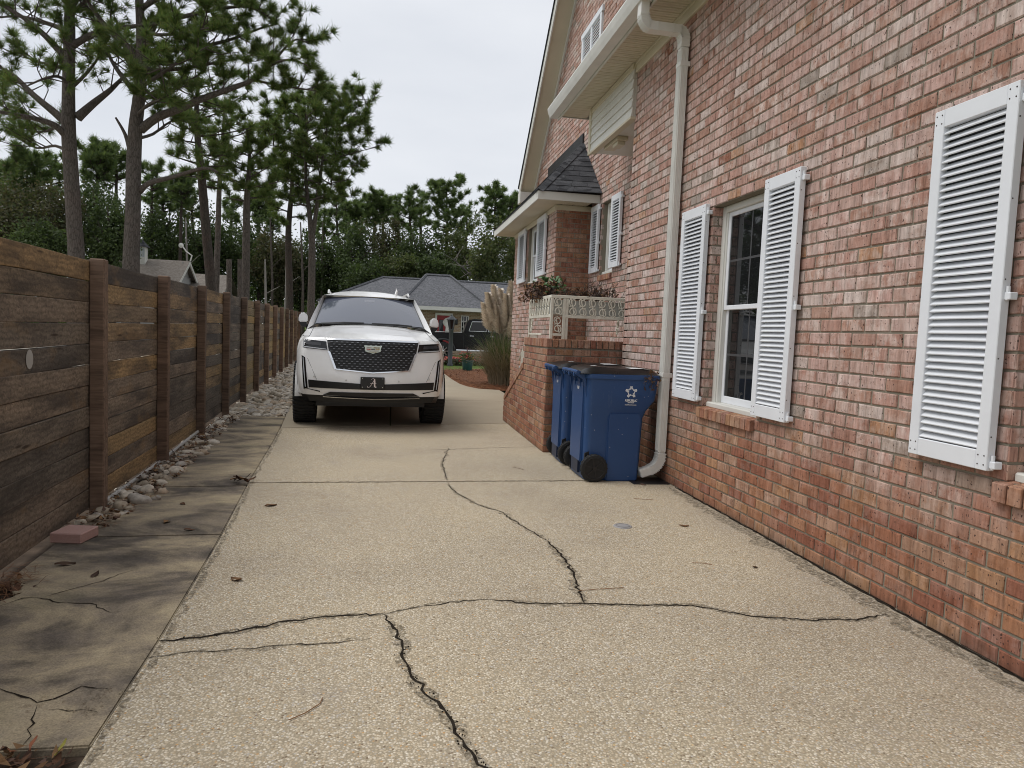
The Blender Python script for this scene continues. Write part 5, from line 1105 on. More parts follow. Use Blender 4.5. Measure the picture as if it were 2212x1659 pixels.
# ------------------------------------------------------------------ house across the street
nh = empty('neighbour_house', (0, 0, 0), 0, 'single storey tan brick house with blue-grey hip roof and red front door across the street', 'house')
t = NT('tan_brick'); p = t.pos(); q = t.n('ShaderNodeCombineXYZ'); t.t.links.new(t.math('ADD', t.xyz(p, 0), t.xyz(p, 1)), q.inputs[0]); t.t.links.new(t.xyz(p, 2), q.inputs[1])
bt = t.n('ShaderNodeTexBrick', i_Vector=q.outputs[0], i_Scale=1.0, i_Color1=(.36, .25, .16, 1), i_Color2=(.24, .15, .10, 1), i_Mortar=(.42, .37, .29, 1)); bt.inputs['Brick Width'].default_value = .22; bt.inputs['Row Height'].default_value = .085; bt.inputs['Mortar Size'].default_value = .012
m['tanbrick'] = t.set(bt.outputs[0], .9, 0, .2)
YW = 42.0; xa, xb = at(700, 700, YW).x, at(1180, 700, YW).x; zE = 2.72
MB().box(xa+.5, xb-.5, YW, YW+10, -.1, zE).build('wall', m['tanbrick'], nh)
def hip(name, x0, x1, y0, y1, z0, rx0, rx1, ry, rz, mat, parent):
    b = MB(); b.add([(x0, y0, z0), (x1, y0, z0), (x1, y1, z0), (x0, y1, z0), (rx0, ry, rz), (rx1, ry, rz)], [(0, 1, 5, 4), (1, 2, 5), (2, 3, 4, 5), (3, 0, 4)])
    o = b.build(name, mat, parent); c = MB()
    for p, q in (((x0, y0, z0), (rx0, ry, rz)), ((x1, y0, z0), (rx1, ry, rz)), ((rx0, ry, rz), (rx1, ry, rz))): c.tube([Vector(p)+Vector((0, 0, .03)), Vector(q)+Vector((0, 0, .03))], .09, 5)
    c.build('ridge_cap', mat, o); return o
rA0, rA1 = at(826, 600, 47.0), at(1120, 612, 47.0)
hip('roof', xa-.3, xb+.3, YW-.6, YW+10.6, zE, rA0.x, rA1.x, 47.0, rA0.z, m['shg2'], nh)
rB0, rB1 = at(921, 595, 45.2), at(972, 597, 45.2)
hip('roof', at(862, 650, 41.2).x, at(1062, 660, 41.2).x, 41.15, 50, zE+.02, rB0.x, rB1.x, 45.2, (rB0.z+rB1.z)/2, m['shg2'], nh)
q = MB(); q.box(xa-.3, xb+.3, YW-.64, YW-.58, zE-.22, zE-.01); q.box(at(862, 650, 41.2).x, at(1062, 660, 41.2).x, 41.1, 41.16, zE-.2, zE+.01); q.build('eave_gutter', m['trim'], nh)
MB().box(xa-.2, xb+.2, YW-.58, YW, zE-.06, zE-.03).build('eave_soffit', m['soffit'], nh)
red = plain('red_door_paint', (.28, .022, .025), .5)
d0, d1 = at(944, 690, YW).x, at(974, 690, YW).x
dr = MB().box(d0, d1, YW-.06, YW+.01, .12, 2.25).build('front_door', red, nh)
for k in range(2): q = MB(); c = d0+(d1-d0)*(.27+.46*k); q.bbox(c-.2, c+.2, YW-.085, YW-.05, .35, .95, .02); q.bbox(c-.2, c+.2, YW-.085, YW-.05, 1.05, 1.95, .02); q.build('door_panel', red, dr)
MB().bbox(d0+.12, d0+.38, YW-.10, YW-.06, .5, 2.0, .02).build('side_light', m['glassw'], dr); MB().bbox(d0-.12, d0, YW-.07, YW+.01, .1, 2.36, .01).bbox(d1, d1+.12, YW-.07, YW+.01, .1, 2.36, .01).bbox(d0-.12, d1+.12, YW-.08, YW+.01, 2.25, 2.4, .01).build('door_frame', m['trim'], dr)
wr = tag(MB().lathe([(.0, -.02), (.18, -.03), (.28, .02)], 12, 'y').prism([(-.10, 0), (.1, 0), (.16, -.75), (.02, -.6), (-.14, -.8)], (0, -.03, 0), (1, 0, 0), (0, 0, 1), (0, .02, 0)).build('door_wreath', plain('white_ribbon', (.7, .68, .65), .7)), 'white ribbon wreath hanging on the red front door', 'wreath'); wr.location = ((d0+d1)/2+.22, YW-.12, 1.85)
for (u0, u1, z0, z1) in ((996, 1013, .95, 2.3), (1060, 1085, .95, 2.3)):
    x0, x1 = at(u0, 690, YW).x, at(u1, 690, YW).x; f = MB().box(x0, x1, YW-.05, YW+.01, z0, z1).build('window', m['trim'], nh); MB().box(x0+.05, x1-.05, YW-.056, YW-.051, z0+.05, z1-.05).build('pane', m['glassw'], f); q = MB()
    for i in (1, 2): q.box(x0+(x1-x0)*i/3-.015, x0+(x1-x0)*i/3+.015, YW-.063, YW-.057, z0, z1)
    for i in (1, 2, 3): q.box(x0, x1, YW-.0635, YW-.0575, z0+(z1-z0)*i/4-.015, z0+(z1-z0)*i/4+.015)
    q.build('muntins', m['trim'], f)
for u in (938, 986): q = MB().bbox(-.08, .08, -.16, -.02, -.16, .16, .03).build('wall_lantern', m['black'], nh); q.location = (at(u, 680, YW).x, YW, 1.9)
# ------------------------------------------------------------------ house beyond the fence
lh = empty('grey_roofed_house', (0, 0, 0), 0, 'house with brown-grey shingle gables and a white cupola beyond the wooden fence', 'house')
r0, r1 = at(240, 556, 48), at(411, 563, 48); zr = (r0.z+r1.z)/2; pit = .62
b = MB().add([(r0.x, 48, zr), (r1.x, 48, zr), (r1.x, 42.6, zr-5.4*pit), (r0.x, 42.6, zr-5.4*pit), (r1.x, 53.4, zr-5.4*pit), (r0.x, 53.4, zr-5.4*pit)], [(0, 1, 2, 3), (0, 5, 4, 1)]).build('roof', m['shg3'], lh, fix=False)
MB().prism([(43, 0), (53, 0), (53, zr-3.2), (48, zr-.12), (43, zr-3.2)], (r0.x+.3, 0, 0), (0, 1, 0), (0, 0, 1), (r1.x-r0.x-.7, 0, 0)).build('wall', plain('grey_siding', (.30, .30, .29), .7), lh)
q = MB(); q.prism([(48, zr-.02), (48, zr-.24), (42.6, zr-5.4*pit-.24), (42.6, zr-5.4*pit-.02)], (r1.x-.06, 0, 0), (0, 1, 0), (0, 0, 1), (.07, 0, 0)).prism([(48, zr-.02), (48, zr-.24), (53.4, zr-5.4*pit-.24), (53.4, zr-5.4*pit-.02)], (r1.x-.06, 0, 0), (0, 1, 0), (0, 0, 1), (.07, 0, 0)); q.build('rake_board', m['trim'], lh)
for k in range(6): z = zr-.5-k*.45; MB().box(r1.x-.395, r1.x-.36, 48-(k+.5)*.6, 48+(k+.5)*.6, z, z+.42).build('siding_board', plain('grey_board', (.33, .33, .32), .7), lh)
s0, s1 = at(405, 590, 51), at(499, 595, 51); zs = (s0.z+s1.z)/2
MB().add([(s0.x-3, 51, zs), (s1.x, 51, zs), (s1.x+.35, 44.5, zs-3.4), (s0.x-3, 44.5, zs-3.4), (s1.x+.3, 57, zs-3.2), (s0.x-3, 57, zs-3.2)], [(0, 1, 2, 3), (0, 5, 4, 1)]).build('roof', m['shg3'], lh, fix=False)
MB().prism([(45.2, 0), (56.5, 0), (56.5, zs-3.2), (51, zs-.12), (45.2, zs-3.2)], (s0.x-2, 0, 0), (0, 1, 0), (0, 0, 1), (s1.x-s0.x+1.7, 0, 0)).build('wall', plain('grey_siding', (.28, .28, .27), .7), lh)
c0, c1 = at(297, 546, 47.6), at(316, 546, 47.6); cx = (c0.x+c1.x)/2; hw = (c1.x-c0.x)/2; cz = at(306, 560, 47.6).z; ch = .75
cu_ = MB().box(cx-hw, cx+hw, 47.6-hw, 47.6+hw, cz-.5, cz+ch).build('cupola', m['trim'], lh); q = MB()
for i in range(3): x = cx-hw+(i+.5)*2*hw/3; q.box(x-hw*.25, x+hw*.25, 47.6-hw-.012, 47.6-hw-.004, cz+.12, cz+ch-.1)
q.build('louvre', plain('pale_louvre', (.42, .46, .47), .6), cu_); MB().add([(cx-hw-.12, 47.6-hw-.12, cz+ch), (cx+hw+.12, 47.6-hw-.12, cz+ch), (cx+hw+.12, 47.6+hw+.12, cz+ch), (cx-hw-.12, 47.6+hw+.12, cz+ch), (cx, 47.6, cz+ch+.5)], [(0, 1, 4), (1, 2, 4), (2, 3, 4), (3, 0, 4), (0, 3, 2, 1)]).build('cupola_roof', m['shg'], cu_)
MB().tube([Vector((r1.x, 48, zr+.0)), Vector((r1.x+.1, 48, zr+.35)), Vector((r1.x-.25, 48, zr+.6)), Vector((r1.x-.5, 48, zr+.95))], .045, 6).lathe([(0, -.05), (.16, 0), (0, .05)], 10, 'y', (r1.x-.55, 48, zr+.95)).build('roof_aerial', m['trim'], lh)
# ------------------------------------------------------------------ front bed: mulch, pot, lamp, flowers, pampas
bedp = [(1.79, 24.2), (1.76, 23.0), (1.79, 20), (1.85, 18.3), (1.96, 17.5), (2.16, 16.93), (2.65, 16.69), (3.4, 16.9), (6, 17.5), (7, 22), (5, 25), (3.2, 25.4)]
b = MB(); n = len(bedp); cxx, cyy = 3.4, 20.5
b.add([(x, y, -.02) for x, y in bedp]+[(cxx+(x-cxx)*.94, cyy+(y-cyy)*.94, .05) for x, y in bedp]+[(cxx, cyy, .12)], [(i, (i+1) % n, n+(i+1) % n, n+i) for i in range(n)]+[(n+i, n+(i+1) % n, 2*n) for i in range(n)])
mu = b.build('mulch_bed', m['mulch']); mu['kind'] = 'structure'
sp = []
while len(sp) < 5200:
    x, y = random.uniform(1.75, 5.2), random.uniform(16.7, 24.6)
    if sum(((y0 > y) != (y1 > y)) and x < (x1-x0)*(y-y0)/(y1-y0)+x0 for (x0, y0), (x1, y1) in zip(bedp, bedp[1:]+bedp[:1])) % 2: sp.append((x, y, .05+random.uniform(-.03, .06)))
straws('straw_mulch', sp, m['straw'], (.12, .3), .006, .22, 'reddish pine straw mulch covering the planting bed', None)
pt = empty('flower_pot', (2.58, 23.4, .08), 0, 'dark teal plastic pot of red and yellow flowers standing on the mulch bed', 'pot')
MB().lathe([(0, 0), (.145, 0), (.155, .02), (.185, .30), (.20, .30), (.20, .335), (.182, .335), (.17, .28), (0, .27)], 20).build('pot', plain('teal_plastic', (.012, .075, .065), .4), pt, smooth=40)
def blades(name, n, r, h, lean, mat, parent, w=.012, base=(0, 0, 0), droop=.5, seg=5, jitter=.3):
    V = []; F = []
    for _ in range(n):
        a = random.uniform(0, 6.28); rr = r*sqrt(random.random()); x, y = base[0]+rr*cos(a), base[1]+rr*sin(a); d = a+random.gauss(0, .6); H = h*random.uniform(1-jitter, 1.1); ln = lean*random.uniform(.2, 1.2); ww = w*random.uniform(.6, 1.2); n0 = len(V); tw = d+pi/2+random.gauss(0, .4)
        for i in range(seg+1):
            t = i/seg; o = ln*t**1.7; z = base[2]+H*(t-droop*(ln/h)*t**3*.55); q = ww*(1-t)**.6; V.append((x+cos(d)*o-cos(tw)*q, y+sin(d)*o-sin(tw)*q, z)); V.append((x+cos(d)*o+cos(tw)*q, y+sin(d)*o+sin(tw)*q, z))
        F += [(n0+2*i, n0+2*i+1, n0+2*i+3, n0+2*i+2) for i in range(seg)]
    return npmesh(name, np.array(V), np.array(F), mat, parent)
m['blade'] = leaf_mat('green_blades', [(.07, .105, .033), (.10, .13, .045), (.14, .145, .065), (.065, .09, .04)]); m['dryblade'] = leaf_mat('dry_blades', [(.30, .24, .16), (.22, .175, .11), (.40, .34, .25), (.26, .21, .14)], .1)
def petals(name, spots, r, mat, parent):
    V = []; F = []
    for p in spots:
        for _ in range(5):
            c = Vector(p)+Vector((random.gauss(0, r*.5), random.gauss(0, r*.5), random.gauss(0, r*.35))); u = Vector((random.gauss(0, 1), random.gauss(0, 1), random.gauss(0, 1))).normalized(); w = u.orthogonal().normalized(); s = r*random.uniform(.5, 1); n = len(V); V += [tuple(c+u*s), tuple(c+w*s*.6), tuple(c-u*s), tuple(c-w*s*.6)]; F.append((n, n+1, n+2, n+3))
    return npmesh(name, np.array(V), np.array(F), mat, parent)
rp = lambda n, r, z0, z1: [(random.gauss(0, r), random.gauss(0, r), random.uniform(z0, z1)) for _ in range(n)]
petals('leaves', rp(90, .11, .28, .55), .05, m['blade'], pt); petals('red_flowers', rp(16, .12, .45, .62), .035, plain('red_petal', (.42, .05, .03), .6), pt); petals('yellow_flowers', rp(10, .10, .4, .55), .03, plain('yellow_petal', (.5, .30, .03), .6), pt); blades('spike_leaves', 14, .03, .55, .12, plain('burgundy_leaf', (.10, .02, .022), .6), pt, .014, (0, 0, .28))
lamp = empty('lamp_post', (at(973, 760, 29.0).x, 29.0, -.06), 0, 'dark grey lamp post with a lantern head standing in front of the black pickup', 'lamp post')
dk = plain('dark_grey_metal', (.045, .05, .055), .5)
MB().lathe([(0, 0), (.12, 0), (.12, .06), (.09, .12), (.085, 1.42), (.11, 1.46), (.11, 1.5), (0, 1.5)], 12).build('post', dk, lamp, smooth=40)
hd = MB().lathe([(0, 1.5), (.09, 1.5), (.16, 1.86), (.15, 1.87), (.0, 1.87)], 6).build('lantern', m['gloss'], lamp); MB().lathe([(.20, 1.86), (.20, 1.89), (.12, 1.98), (.05, 2.02), (.03, 2.08), (0, 2.1)], 6).build('lantern_cap', dk, hd); q = MB()
for k in range(6): a = k*pi/3; q.tube([(.09*cos(a), .09*sin(a), 1.5), (.16*cos(a), .16*sin(a), 1.86)], .012, 4)
q.build('lantern_frame', dk, hd)
for i, (x, y, c, lab) in enumerate(((2.55, 29.6, (.45, .08, .06), 'clump of red and pink bedding flowers on the lawn left of the lamp post'), (3.35, 30.2, (.48, .10, .10), 'clump of pink bedding flowers to the right of the lamp post foot'), (4.2, 30.6, (.42, .06, .05), 'low red bedding flowers before the pickup, farthest right'))):
    f = empty('flower_clump', (x, y, -.07), 0, lab, 'flowers', 'bedding flowers on the front lawn'); petals('leaves', [(random.gauss(0, .38), random.gauss(0, .25), random.uniform(0, .3)) for _ in range(150)], .07, m['blade'] if i else m['leafb'], f); petals('flowers', [(random.gauss(0, .36), random.gauss(0, .22), random.uniform(.18, .36)) for _ in range(60)], .045, plain('petal', c, .6), f)
pam = empty('pampas_grass', (2.98, 17.75, .03), 0, 'tall clump of pampas grass with cream plumes at the far corner of the house', 'grass plant')
blades('green_leaves', 800, .36, 1.5, .75, m['blade'], pam, .010); blades('dry_leaves', 1700, .46, 1.3, .95, m['dryblade'], pam, .010, droop=.9); blades('stalks', 110, .25, 1.9, .32, m['dryblade'], pam, .006)
m['plume'] = leaf_mat('plume', [(.68, .58, .46), (.76, .67, .55), (.57, .47, .36), (.82, .74, .63)], 0)
for i, (dx, dyy, zt, L) in enumerate(((-.42, .02, 2.05, .7), (-.36, -.06, 2.3, .75), (-.24, .0, 2.5, .8), (-.30, 0, 2.22, .75), (-.10, .1, 2.42, .85), (-.02, -.1, 2.28, .8), (.10, .05, 2.62, .95), (.17, -.08, 2.36, .8), (.27, .1, 2.30, .85), (.38, 0, 2.50, .85), (.33, -.12, 2.12, .7), (-.2, -.1, 1.98, .7), (.03, .0, 1.98, .75), (.2, -.16, 1.9, .7), (.42, .1, 2.2, .7), (-.36, .08, 1.92, .6), (.12, -.2, 1.72, .55), (.30, -.2, 1.68, .5))):
    base = Vector((dx*.5-.04, dyy*.5, zt-L-.8)); mid = Vector((dx*.95-.06, dyy*.85, zt-L)); tip = Vector((dx*1.35-.09, dyy*1.1, zt)); MB().tube([base, mid, tip], [.007, .006, .002], 5).build('stalk', m['dryblade'], pam)
    N = 1100; tt = RNG.random(N)**.8; P0 = np.array(mid)+(np.array(tip)-np.array(mid))*tt[:, None]; az = RNG.normal(-1.2 if i % 2 else 1.9, 1.6, N); ln = .30*(1-.6*tt)*RNG.uniform(.5, 1.1, N); D = np.stack([np.cos(az)*ln*.75-.02, np.sin(az)*ln*.75, ln*.55], 1); S = np.stack([-np.sin(az), np.cos(az), az*0], 1)*.0075
    V = np.stack([P0-S, P0+S, P0+D*.6+S*1.4, P0+D*1.0-np.array([0, 0, .03])], 1).reshape(-1, 3); F = np.arange(N*4).reshape(N, 4); npmesh('plume', V, F, m['plume'], pam)
# plants on the stoop railing
pl1 = empty('withered_plant', (1.87, 8.75, 1.78), 0, 'large withered plant with a few green leaves in the planter by the bay window', 'plant')
b = MB()
for k in range(90):
    a = random.uniform(0, 6.28); l = random.uniform(.12, .36); h = random.uniform(.02, .28); p0 = Vector((random.gauss(0, .03), random.gauss(0, .18), 0)); b.tube([p0, p0+Vector((cos(a)*l*.35, sin(a)*l*.5, h*.7)), p0+Vector((cos(a)*l*.8, sin(a)*l, h*random.uniform(.3, 1.1)))], [.006, .004, .002], 4)
b.build('dry_stems', m['twig'], pl1); petals('dry_leaves', [(random.gauss(0, .10), random.gauss(0, .24), random.uniform(0, .22)) for _ in range(130)], .035, m['dryleaf'], pl1); petals('green_leaves', [(random.gauss(.05, .06), random.gauss(.0, .12), random.uniform(.16, .28)) for _ in range(26)]+[(random.gauss(.16, .04), random.gauss(-.12, .05), random.uniform(.12, .26)) for _ in range(24)], .045, plain('fresh_leaf', (.05, .13, .03), .45), pl1)
pl2 = empty('dead_twigs', (2.35, 8.14, 1.78), 0, 'low dead brown twigs along the planter trough towards the wall', 'plant')
b = MB()
for k in range(170):
    x = random.uniform(-.42, .28); p0 = Vector((x, random.gauss(0, .06), 0)); h = random.uniform(.03, .15+.10*(x > -.1)); b.tube([p0, p0+Vector((random.gauss(0, .04), random.gauss(0, .03), h*.6)), p0+Vector((random.gauss(0, .06), random.gauss(0, .05), h))], [.004, .003, .0015], 4)
b.build('dry_stems', m['twig'], pl2); petals('dry_leaves', [(random.uniform(-.42, .28), random.gauss(0, .06), random.uniform(0, .14)) for _ in range(120)], .02, m['dryleaf'], pl2)
# ------------------------------------------------------------------ trees
def unit(a): return a/np.maximum(np.linalg.norm(a, axis=-1, keepdims=True), 1e-9)
def needles(name, P, D, size, K, w, mat, parent):
    """tufts: K thin needles fanning out of every point P along D"""
    P = np.asarray(P); D = unit(np.asarray(D)); n = len(P); size = np.asarray(size)
    R = unit(RNG.normal(size=(n, K, 3))); d = unit(D[:, None]*.95+R); s = unit(np.cross(d, RNG.normal(size=(n, K, 3))))
    L_ = size[:, None, None]*RNG.uniform(.45, 1.15, (n, K, 1)); p = P[:, None]+d*L_*.08
    V = np.stack([p-s*w*.5, p+s*w*.5, p+d*L_*.6+s*w*.4, p+d*L_], 2).reshape(-1, 3)
    return npmesh(name, V, np.arange(len(V)).reshape(-1, 4), mat, parent)
def smooth_path(pts, n=3):
    P = [Vector(p) for p in pts]; out = []
    for i in range(len(P)-1):
        a, b_, c, d = P[max(i-1, 0)], P[i], P[i+1], P[min(i+2, len(P)-1)]
        for k in range(n):
            t = k/n; out.append(.5*((2*b_)+(c-a)*t+(2*a-5*b_+4*c-d)*t*t+(3*b_-a-3*c+d)*t**3))
    return out+[P[-1]]
class Tree:
    def __init__(s, name, label, loc, group, bark, leaf):
        s.root = empty(name, loc, 0, label, 'tree', group); s.o = Vector(loc); s.wood = MB(); s.tw = MB(); s.P = []; s.D = []; s.S = []; s.bark = bark; s.leaf = leaf
    def limb(s, pts, r0, r1, n=7):
        q = [p-s.o for p in smooth_path(pts)]; k = len(q); s.wood.tube(q, [r0+(r1-r0)*(i/(k-1))**.9 for i in range(k)], n); return q
    def tuft(s, p, d, sz): s.P.append(tuple(p)); s.D.append(tuple(d)); s.S.append(sz)
    def spray(s, q, start=.35, gap=.45, ln=(.7, 1.6), tl=.30, subs=4, up=.35, dens=1.0, flat=.6):
        """side branches with twigs and needle tufts along path q (local)"""
        k = len(q); tot = sum((q[i+1]-q[i]).length for i in range(k-1)); d0 = 0
        pos = start*tot
        while pos < tot:
            acc = 0
            for i in range(k-1):
                l = (q[i+1]-q[i]).length
                if acc+l >= pos: break
                acc += l
            p = q[i].lerp(q[i+1], min(1, max(0, (pos-acc)/max(l, 1e-6)))); t = (q[i+1]-q[i]).normalized()
            d = Vector((random.gauss(0, 1), random.gauss(0, 1), random.gauss(0, flat))); d = (d.normalized()*.9+t*.7+Vector((0, 0, up))).normalized(); L = random.uniform(*ln)*(1.1-.45*pos/tot)
            e = p+d*L+Vector((0, 0, L*.18)); mid = p+d*L*.5+Vector((random.gauss(0, .06), random.gauss(0, .06), 0)); s.tw.tube([p, mid, e], [.022, .015, .007], 4, cap=False)
            for j in range(subs):
                f = random.uniform(.35, 1); a = p.lerp(mid, f*2) if f < .5 else mid.lerp(e, f*2-1); dd = (d+Vector((random.gauss(0, .8), random.gauss(0, .8), random.gauss(.25, .5)))).normalized(); b_ = a+dd*random.uniform(.2, .5)*L*.7; s.tw.tube([a, b_], [.009, .005], 3, cap=False)
                for w in range(int(2*dens+random.random())): s.tuft(b_-dd*random.uniform(0, .16), (dd+Vector((random.gauss(0, .3), random.gauss(0, .3), .35))).normalized(), tl*random.uniform(.7, 1.2))
                if random.random() < .6*dens: s.tuft(a.lerp(b_, .55), (dd+Vector((0, 0, .5))), tl*random.uniform(.7, 1.1))
            s.tuft(e, d, tl*1.1); pos += gap*random.uniform(.6, 1.4)
    def done(s, K=14, w=.022):
        s.wood.build('trunk', s.bark, s.root, smooth='all', fix=False)
        if s.tw.v: s.tw.build('branches', m['twig'], s.root, fix=False)
        if s.P: needles('crown', s.P, s.D, s.S, K, w, s.leaf, s.root)
        return s.root
def path(uv, Y, dY=0.0): n = len(uv); return [at(u, v, Y+dY*i/max(1, n-1)) for i, (u, v) in enumerate(uv)]
def trunk(T, uvw, Y, z0=True):
    pts = [at(u, v, Y) for u, v, w in uvw]; rr = [w/2/FPX*Y*1.02 for u, v, w in uvw]
    if z0: b = pts[0].copy(); b.z = -.1; pts.insert(0, b); rr.insert(0, rr[0]*1.18)
    P = smooth_path(pts, 3); k = len(P); R = [rr[min(len(rr)-1, i//3)]*(1-(i % 3)/3)+rr[min(len(rr)-1, i//3+1)]*((i % 3)/3) for i in range(k)]; T.wood.tube([p-T.o for p in P], R, 12); return P
def base(u, v, Y): p = at(u, v, Y); p.z = -.1; return p
NEAR = dict(tl=.27, subs=5, dens=1.3); NEAR2 = dict(tl=.27, subs=5, dens=1.9)
# T1: the big pine at the left
T = Tree('pine_tree', 'big pine nearest the left edge, thick trunk behind the first fence panels', base(165, 560, 25), 'tall pines behind the fence', m['bark'], m['needle'])
trunk(T, [(165, 560, 29), (160, 480, 27), (154, 380, 26), (149, 300, 25), (148, 200, 22), (150, 100, 20), (151, 0, 17), (152, -120, 12), (154, -240, 6)], 25)
for uv, dY, r, st in (([(146, 297), (117, 270), (66, 254), (0, 242), (-60, 225)], -1.5, .13, .25), ([(152, 273), (117, 242), (70, 203), (31, 164), (0, 145), (-50, 110)], 1.0, .15, .3), ([(168, 254), (203, 223), (238, 195), (266, 168), (290, 150)], 1.2, .15, .45), ([(146, 130), (98, 78), (51, 39), (0, 8), (-50, -30)], -.8, .12, .3),
                      ([(146, 70), (129, 60), (78, 43), (35, 35), (-20, 40)], 1.5, .10, .25), ([(155, 100), (203, 74), (273, 59), (344, 51), (390, 40)], -1.0, .12, .35), ([(152, 20), (190, -30), (260, -70), (330, -90)], 1, .1, .2), ([(150, 0), (110, -50), (60, -90), (0, -110)], -1, .1, .2), ([(150, 330), (120, 315), (80, 320), (40, 300)], 2, .06, .35),
                      ([(153, -60), (200, -110), (250, -150)], 0, .08, .2), ([(150, 150), (115, 140), (70, 130), (20, 100)], 2.2, .07, .3), ([(153, 190), (185, 160), (215, 120), (235, 70)], 2.0, .07, .3), ([(148, 40), (175, 10), (205, -10), (240, -20)], -2.0, .07, .25), ([(150, 130), (145, 100), (135, 85)], -2.4, .06, .15), ([(150, 180), (125, 165), (95, 170), (60, 185)], -2.0, .06, .3), ([(150, 290), (125, 275), (90, 285), (30, 280)], 2.4, .06, .35)):
    q = T.limb(path(uv, 25, dY), r, .02); T.spray(q, st, .30, (.6, 1.7), **NEAR)
T.done(22, .0155)
# T2: the dominant pine with the wide crown
T = Tree('pine_tree', 'largest pine behind the fence with a bare low limb and a wide crown reaching right', base(283, 578, 24.5), 'tall pines behind the fence', m['bark'], m['needle'])
trunk(T, [(283, 578, 31), (287, 469, 28), (289, 352, 27), (293, 273, 25), (301, 203, 22), (305, 98, 18), (303, 39, 16), (301, 0, 15), (300, -90, 11), (302, -190, 5)], 24.5)
q = T.limb(path([(303, 412), (324, 395), (371, 383), (441, 363), (470, 372)], 24.5, -1), .10, .035); T.spray(q, .8, .3, (.5, 1.2), tl=.3)
T.limb(path([(281, 325), (270, 289), (250, 254)], 24.5, 0), .08, .03); T.limb(path([(305, 98), (330, 96), (340, 93)], 24.5, -.6), .06, .045)
for uv, dY, r, st in (([(305, 280), (340, 254), (391, 234), (438, 213), (508, 188), (547, 172), (586, 141), (625, 129), (664, 141)], -2.0, .15, .28), ([(547, 172), (590, 182), (640, 190), (683, 196)], -1.0, .05, .2), ([(586, 141), (610, 110), (640, 85), (668, 95)], -1.5, .05, .2),
                      ([(289, 195), (266, 168), (242, 133), (227, 94), (215, 60)], 1, .10, .35), ([(301, 145), (273, 102), (230, 59), (203, 23), (187, 0), (170, -30)], -.6, .13, .4), ([(309, 110), (332, 59), (348, 20), (359, -20), (380, -70)], .8, .12, .35),
                      ([(306, 60), (380, 40), (470, 20), (540, 15), (585, 40)], -1, .09, .25), ([(306, 110), (400, 105), (490, 88), (560, 62), (600, 52)], 1.2, .09, .25), ([(303, 20), (370, -20), (450, -50), (530, -50), (575, -15)], -1.5, .09, .25), ([(304, 150), (370, 150), (440, 140), (520, 125), (580, 110)], .5, .08, .3),
                      ([(301, -40), (350, -90), (430, -120), (510, -110)], 1, .08, .2), ([(300, -60), (250, -110), (190, -140)], -1, .08, .2), ([(296, 230), (330, 200), (380, 180), (430, 165)], 2.0, .07, .35), ([(292, 300), (330, 290), (370, 262), (405, 262)], 2.2, .06, .35), ([(300, 190), (340, 165), (385, 135), (450, 100)], -2.2, .08, .3), ([(302, 30), (340, -15), (400, -20), (480, -10)], 2.4, .07, .2), ([(300, 60), (340, 75), (400, 70), (450, 60)], -2.5, .07, .3), ([(297, 205), (293, 175), (285, 150), (275, 140)], -2.6, .06, .15), ([(301, 165), (318, 140), (335, 135), (350, 150)], -2.8, .06, .15), ([(294, 250), (320, 225), (345, 215)], -2.2, .05, .2)):
    q = T.limb(path(uv, 24.5, dY), r, .018); T.spray(q, st, .25, (.6, 1.7), **NEAR2)
T.done(22, .0155)
def pine(u, v, Y, uvw, label, group, crown, nl, spread, leaf=None, bark=None, K=10, w=.03, tl=.42, gap=.5, subs=3, name='pine_tree', up=(.15, .6), extra=None, dens=1.0, lr=.05):
    T = Tree(name, label, base(u, v, Y), group, bark or m['bark'], leaf or m['needle']); P = trunk(T, uvw, Y); top, bot = crown
    for st in (extra or []): T.limb(path([(a, b_) for a, b_, c in st], Y), st[0][2]/2/FPX*Y, st[-1][2]/2/FPX*Y, 8)
    stems = [P]+[path([(a, b_) for a, b_, c in st], Y) for st in (extra or [])]
    for i in range(nl):
        S = random.choice(stems); v_ = top+(bot-top)*((i+random.random())/nl)
        z = at(u, v_, Y).z; j = min(range(len(S)), key=lambda k: abs(S[k].z-z)); p = S[j].copy(); p.z = z if abs(S[j].z-z) < 1.5 else S[j].z
        h = (i+.5)/nl; a = i*2.4+random.uniform(-.4, .4); l = spread*(.45+.75*sin(pi*min(1, .18+h*.75)))*random.uniform(.65, 1.15); e = random.uniform(*up)*(1.3-h)
        q = T.limb([p, p+Vector((cos(a)*l*.45, sin(a)*l*.45, l*e*.35)), p+Vector((cos(a)*l, sin(a)*l, l*e))], lr*(.6+.6*h), .012, 5); T.spray(q, .25, gap*.75, (max(.35, .3*l), max(.6, .5*l)), tl=tl, subs=subs+1, dens=dens*1.5)
    T.tuft(P[-1]-T.o, (0, 0, 1), tl); return T.done(K, w)
G2 = 'slender pines between the fence and the far woods'
pine(455, 620, 30, [(455, 620, 19), (447, 520, 18), (437, 400, 16), (429, 320, 13), (424, 250, 10), (428, 190, 6)], 'dark leaning pine right of the largest pine, trunk clad in rough growth', G2, (190, 410), 17, 1.5, bark=m['bark2'], K=16, w=.021, tl=.31)
pine(467, 620, 33, [(467, 620, 12), (471, 500, 11), (474, 400, 9), (481, 300, 7), (487, 215, 4)], 'slender reddish pine close beside the dark leaning pine', G2, (215, 400), 13, 1.25, K=16, w=.021, tl=.31)
pine(530, 640, 34, [(530, 640, 16), (532, 520, 15), (533, 440, 13), (537, 380, 9), (541, 300, 4)], 'pine with lichen-spotted trunk beside the two cut trunks', G2, (300, 440), 18, 1.45, K=16, w=.021, tl=.31)
